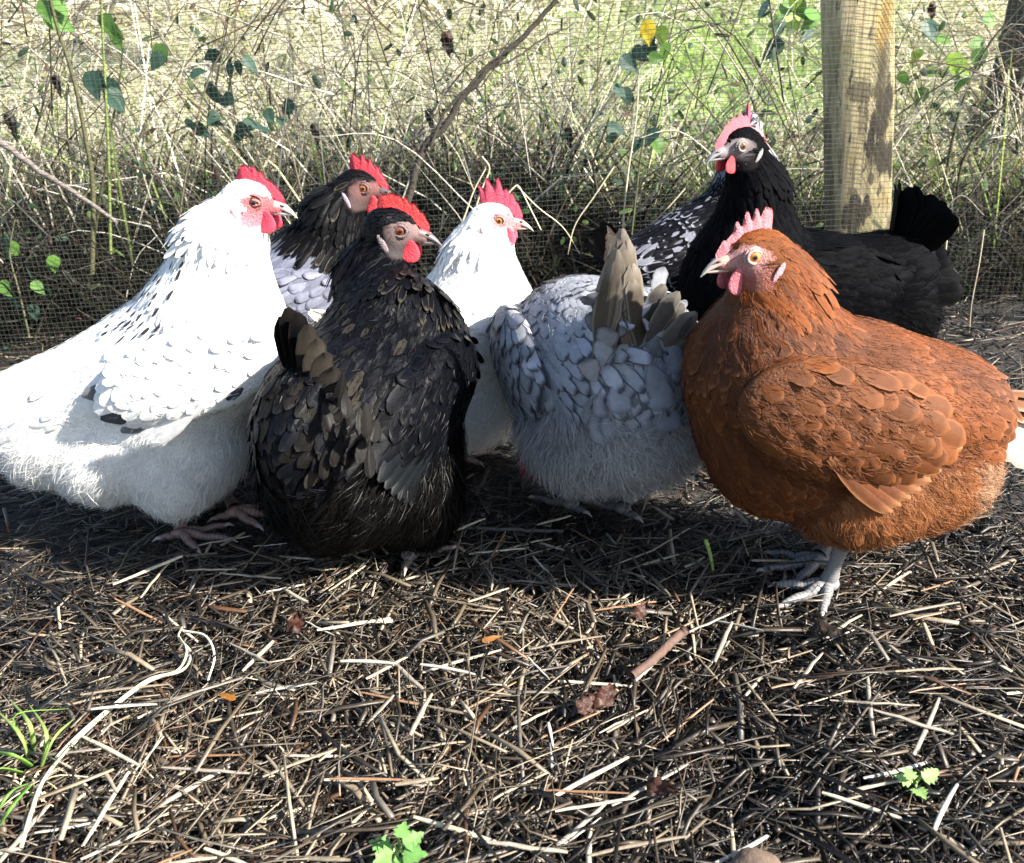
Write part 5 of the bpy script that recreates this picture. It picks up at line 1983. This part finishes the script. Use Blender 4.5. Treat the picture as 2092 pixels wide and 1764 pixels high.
for k in range(4):
    n0, n1 = (0, 60) if k == 0 else sorted(RNG.choice(np.arange(4, 60), 2, replace=False) * [1, 1])
    if n1 - n0 < 20:
        n0, n1 = 12, 58
    P = core[n0:n1] + np.outer(np.sin(np.linspace(0, 5 + k, n1 - n0) + k), [.0022, .0022, 0]) + np.array([0, 0, .001 * k])
    V, Q = tube(P, np.linspace(.0011, .0020, n1 - n0) * (1 if k == 0 else .6), 5)
    A.add(V, Q, col=np.array((.40, .37, .26)) * RNG.uniform(.8, 1.1))
o = A.build('pale_root', M_STRAW)
tag(o, 'long bleached grass root winding across the left foreground', 'root')
o = stem('pale_root', [on_ground(378, 1290, .03), on_ground(420, 1300, .034), on_ground(438, 1340, .03), on_ground(425, 1390, .022)], .0014, .0010, (.55, .50, .36), None, n=24, mat=M_STRAW)
tag(o, 'thin curled root looping right of the long bleached one', 'root')
pl = plant('grass_tuft', 'uprooted tuft of bright green grass at the left foreground edge', on_ground(40, 1560), 'grass tuft')
for i, (a, b, c_) in enumerate((((60, 1560), (40, 1500), (-20, 1440)), ((70, 1540), (60, 1480), (20, 1430)), ((80, 1580), (110, 1510), (150, 1470)), ((60, 1600), (20, 1620), (-20, 1680)), ((75, 1590), (30, 1640), (-10, 1700)),
                                ((70, 1570), (30, 1545), (-30, 1535)), ((60, 1530), (30, 1462), (140, 1448)), ((85, 1570), (95, 1500), (60, 1440)), ((50, 1580), (0, 1570), (-40, 1590)))):
    P = curve([on_ground(*a, .012), on_ground(*b, .055), on_ground(*c_, .035)], 12)
    A = Acc()
    V, Q = tube(P, .0028 * np.sqrt(np.linspace(1, .02, 12)), 5, .3)
    A.add(V, Q, col=np.array(random.choice([(.16, .34, .06), (.22, .40, .08), (.30, .42, .12)])))
    A.build('blade', M_GRASS, pl, pl.location)
for i in range(16):
    a = on_ground(75 + RNG.normal(0, 12), 1600 + RNG.normal(0, 25), .014)
    b = a + np.array([RNG.normal(.01, .025), RNG.normal(-.01, .025), .006])
    stem('root_hair', [a, (a + b) / 2 + np.array([0, 0, .008]), b + RNG.normal(0, .004, 3)], .0009, .0005, (.5, .42, .26), pl, ns=4, n=8, mat=M_STRAW)


def seedling(label, px, py, lst, kind, size):
    pl = plant('seedling', label, on_ground(px, py), 'seedling')
    b = on_ground(px, py, .01)
    for dx, dy, h, dd in lst:
        e = on_ground(px + dx, py + dy, h)
        stem('stalk', [b, (b + e) / 2 + np.array([0, 0, .006]), e], .0012, .0009, (.25, .38, .12), pl, ns=5, n=8)
        put_leaf(pl, e, (dd[0], dd[1], .25), (0, -.45, .9), size * RNG.uniform(.8, 1.15), kind)


seedling('small green lobed seedling at the bottom edge centre', 815, 1745, [(-21, -12, .02, (-1, .3)), (3, -33, .04, (.2, 1)), (9, 3, .03, (1, -.2)), (-3, 6, .025, (-.2, -1)), (-12, -3, .03, (-.6, -.7)), (12, -16.8, .035, (.8, .5))], 'lobed', .018)
seedling('small pale green seedling in the right foreground', 1868, 1605, [(-6, -6, .025, (-.8, .4)), (18, -13.2, .03, (1, .2)), (3, 4.8, .02, (.1, -1)), (28.8, -18, .028, (.9, .5)), (-2.4, -12, .03, (-.2, 1))], 'pale', .015)
A = Acc()
V, Q = ellipsoid((0, 0, 0), (.020, .013, .009), None, 18, 12)
V = V * (1 + .10 * np.sin(V @ np.array([[190.], [130.], [260.]])))
A.add(V, Q, col=(.10, .07, .052))
o = A.build('stone', M_TWIG)
o.location = on_ground(1545, 1766, .014)
tag(o, 'small rounded brownish stone at the bottom edge right of centre', 'stone')
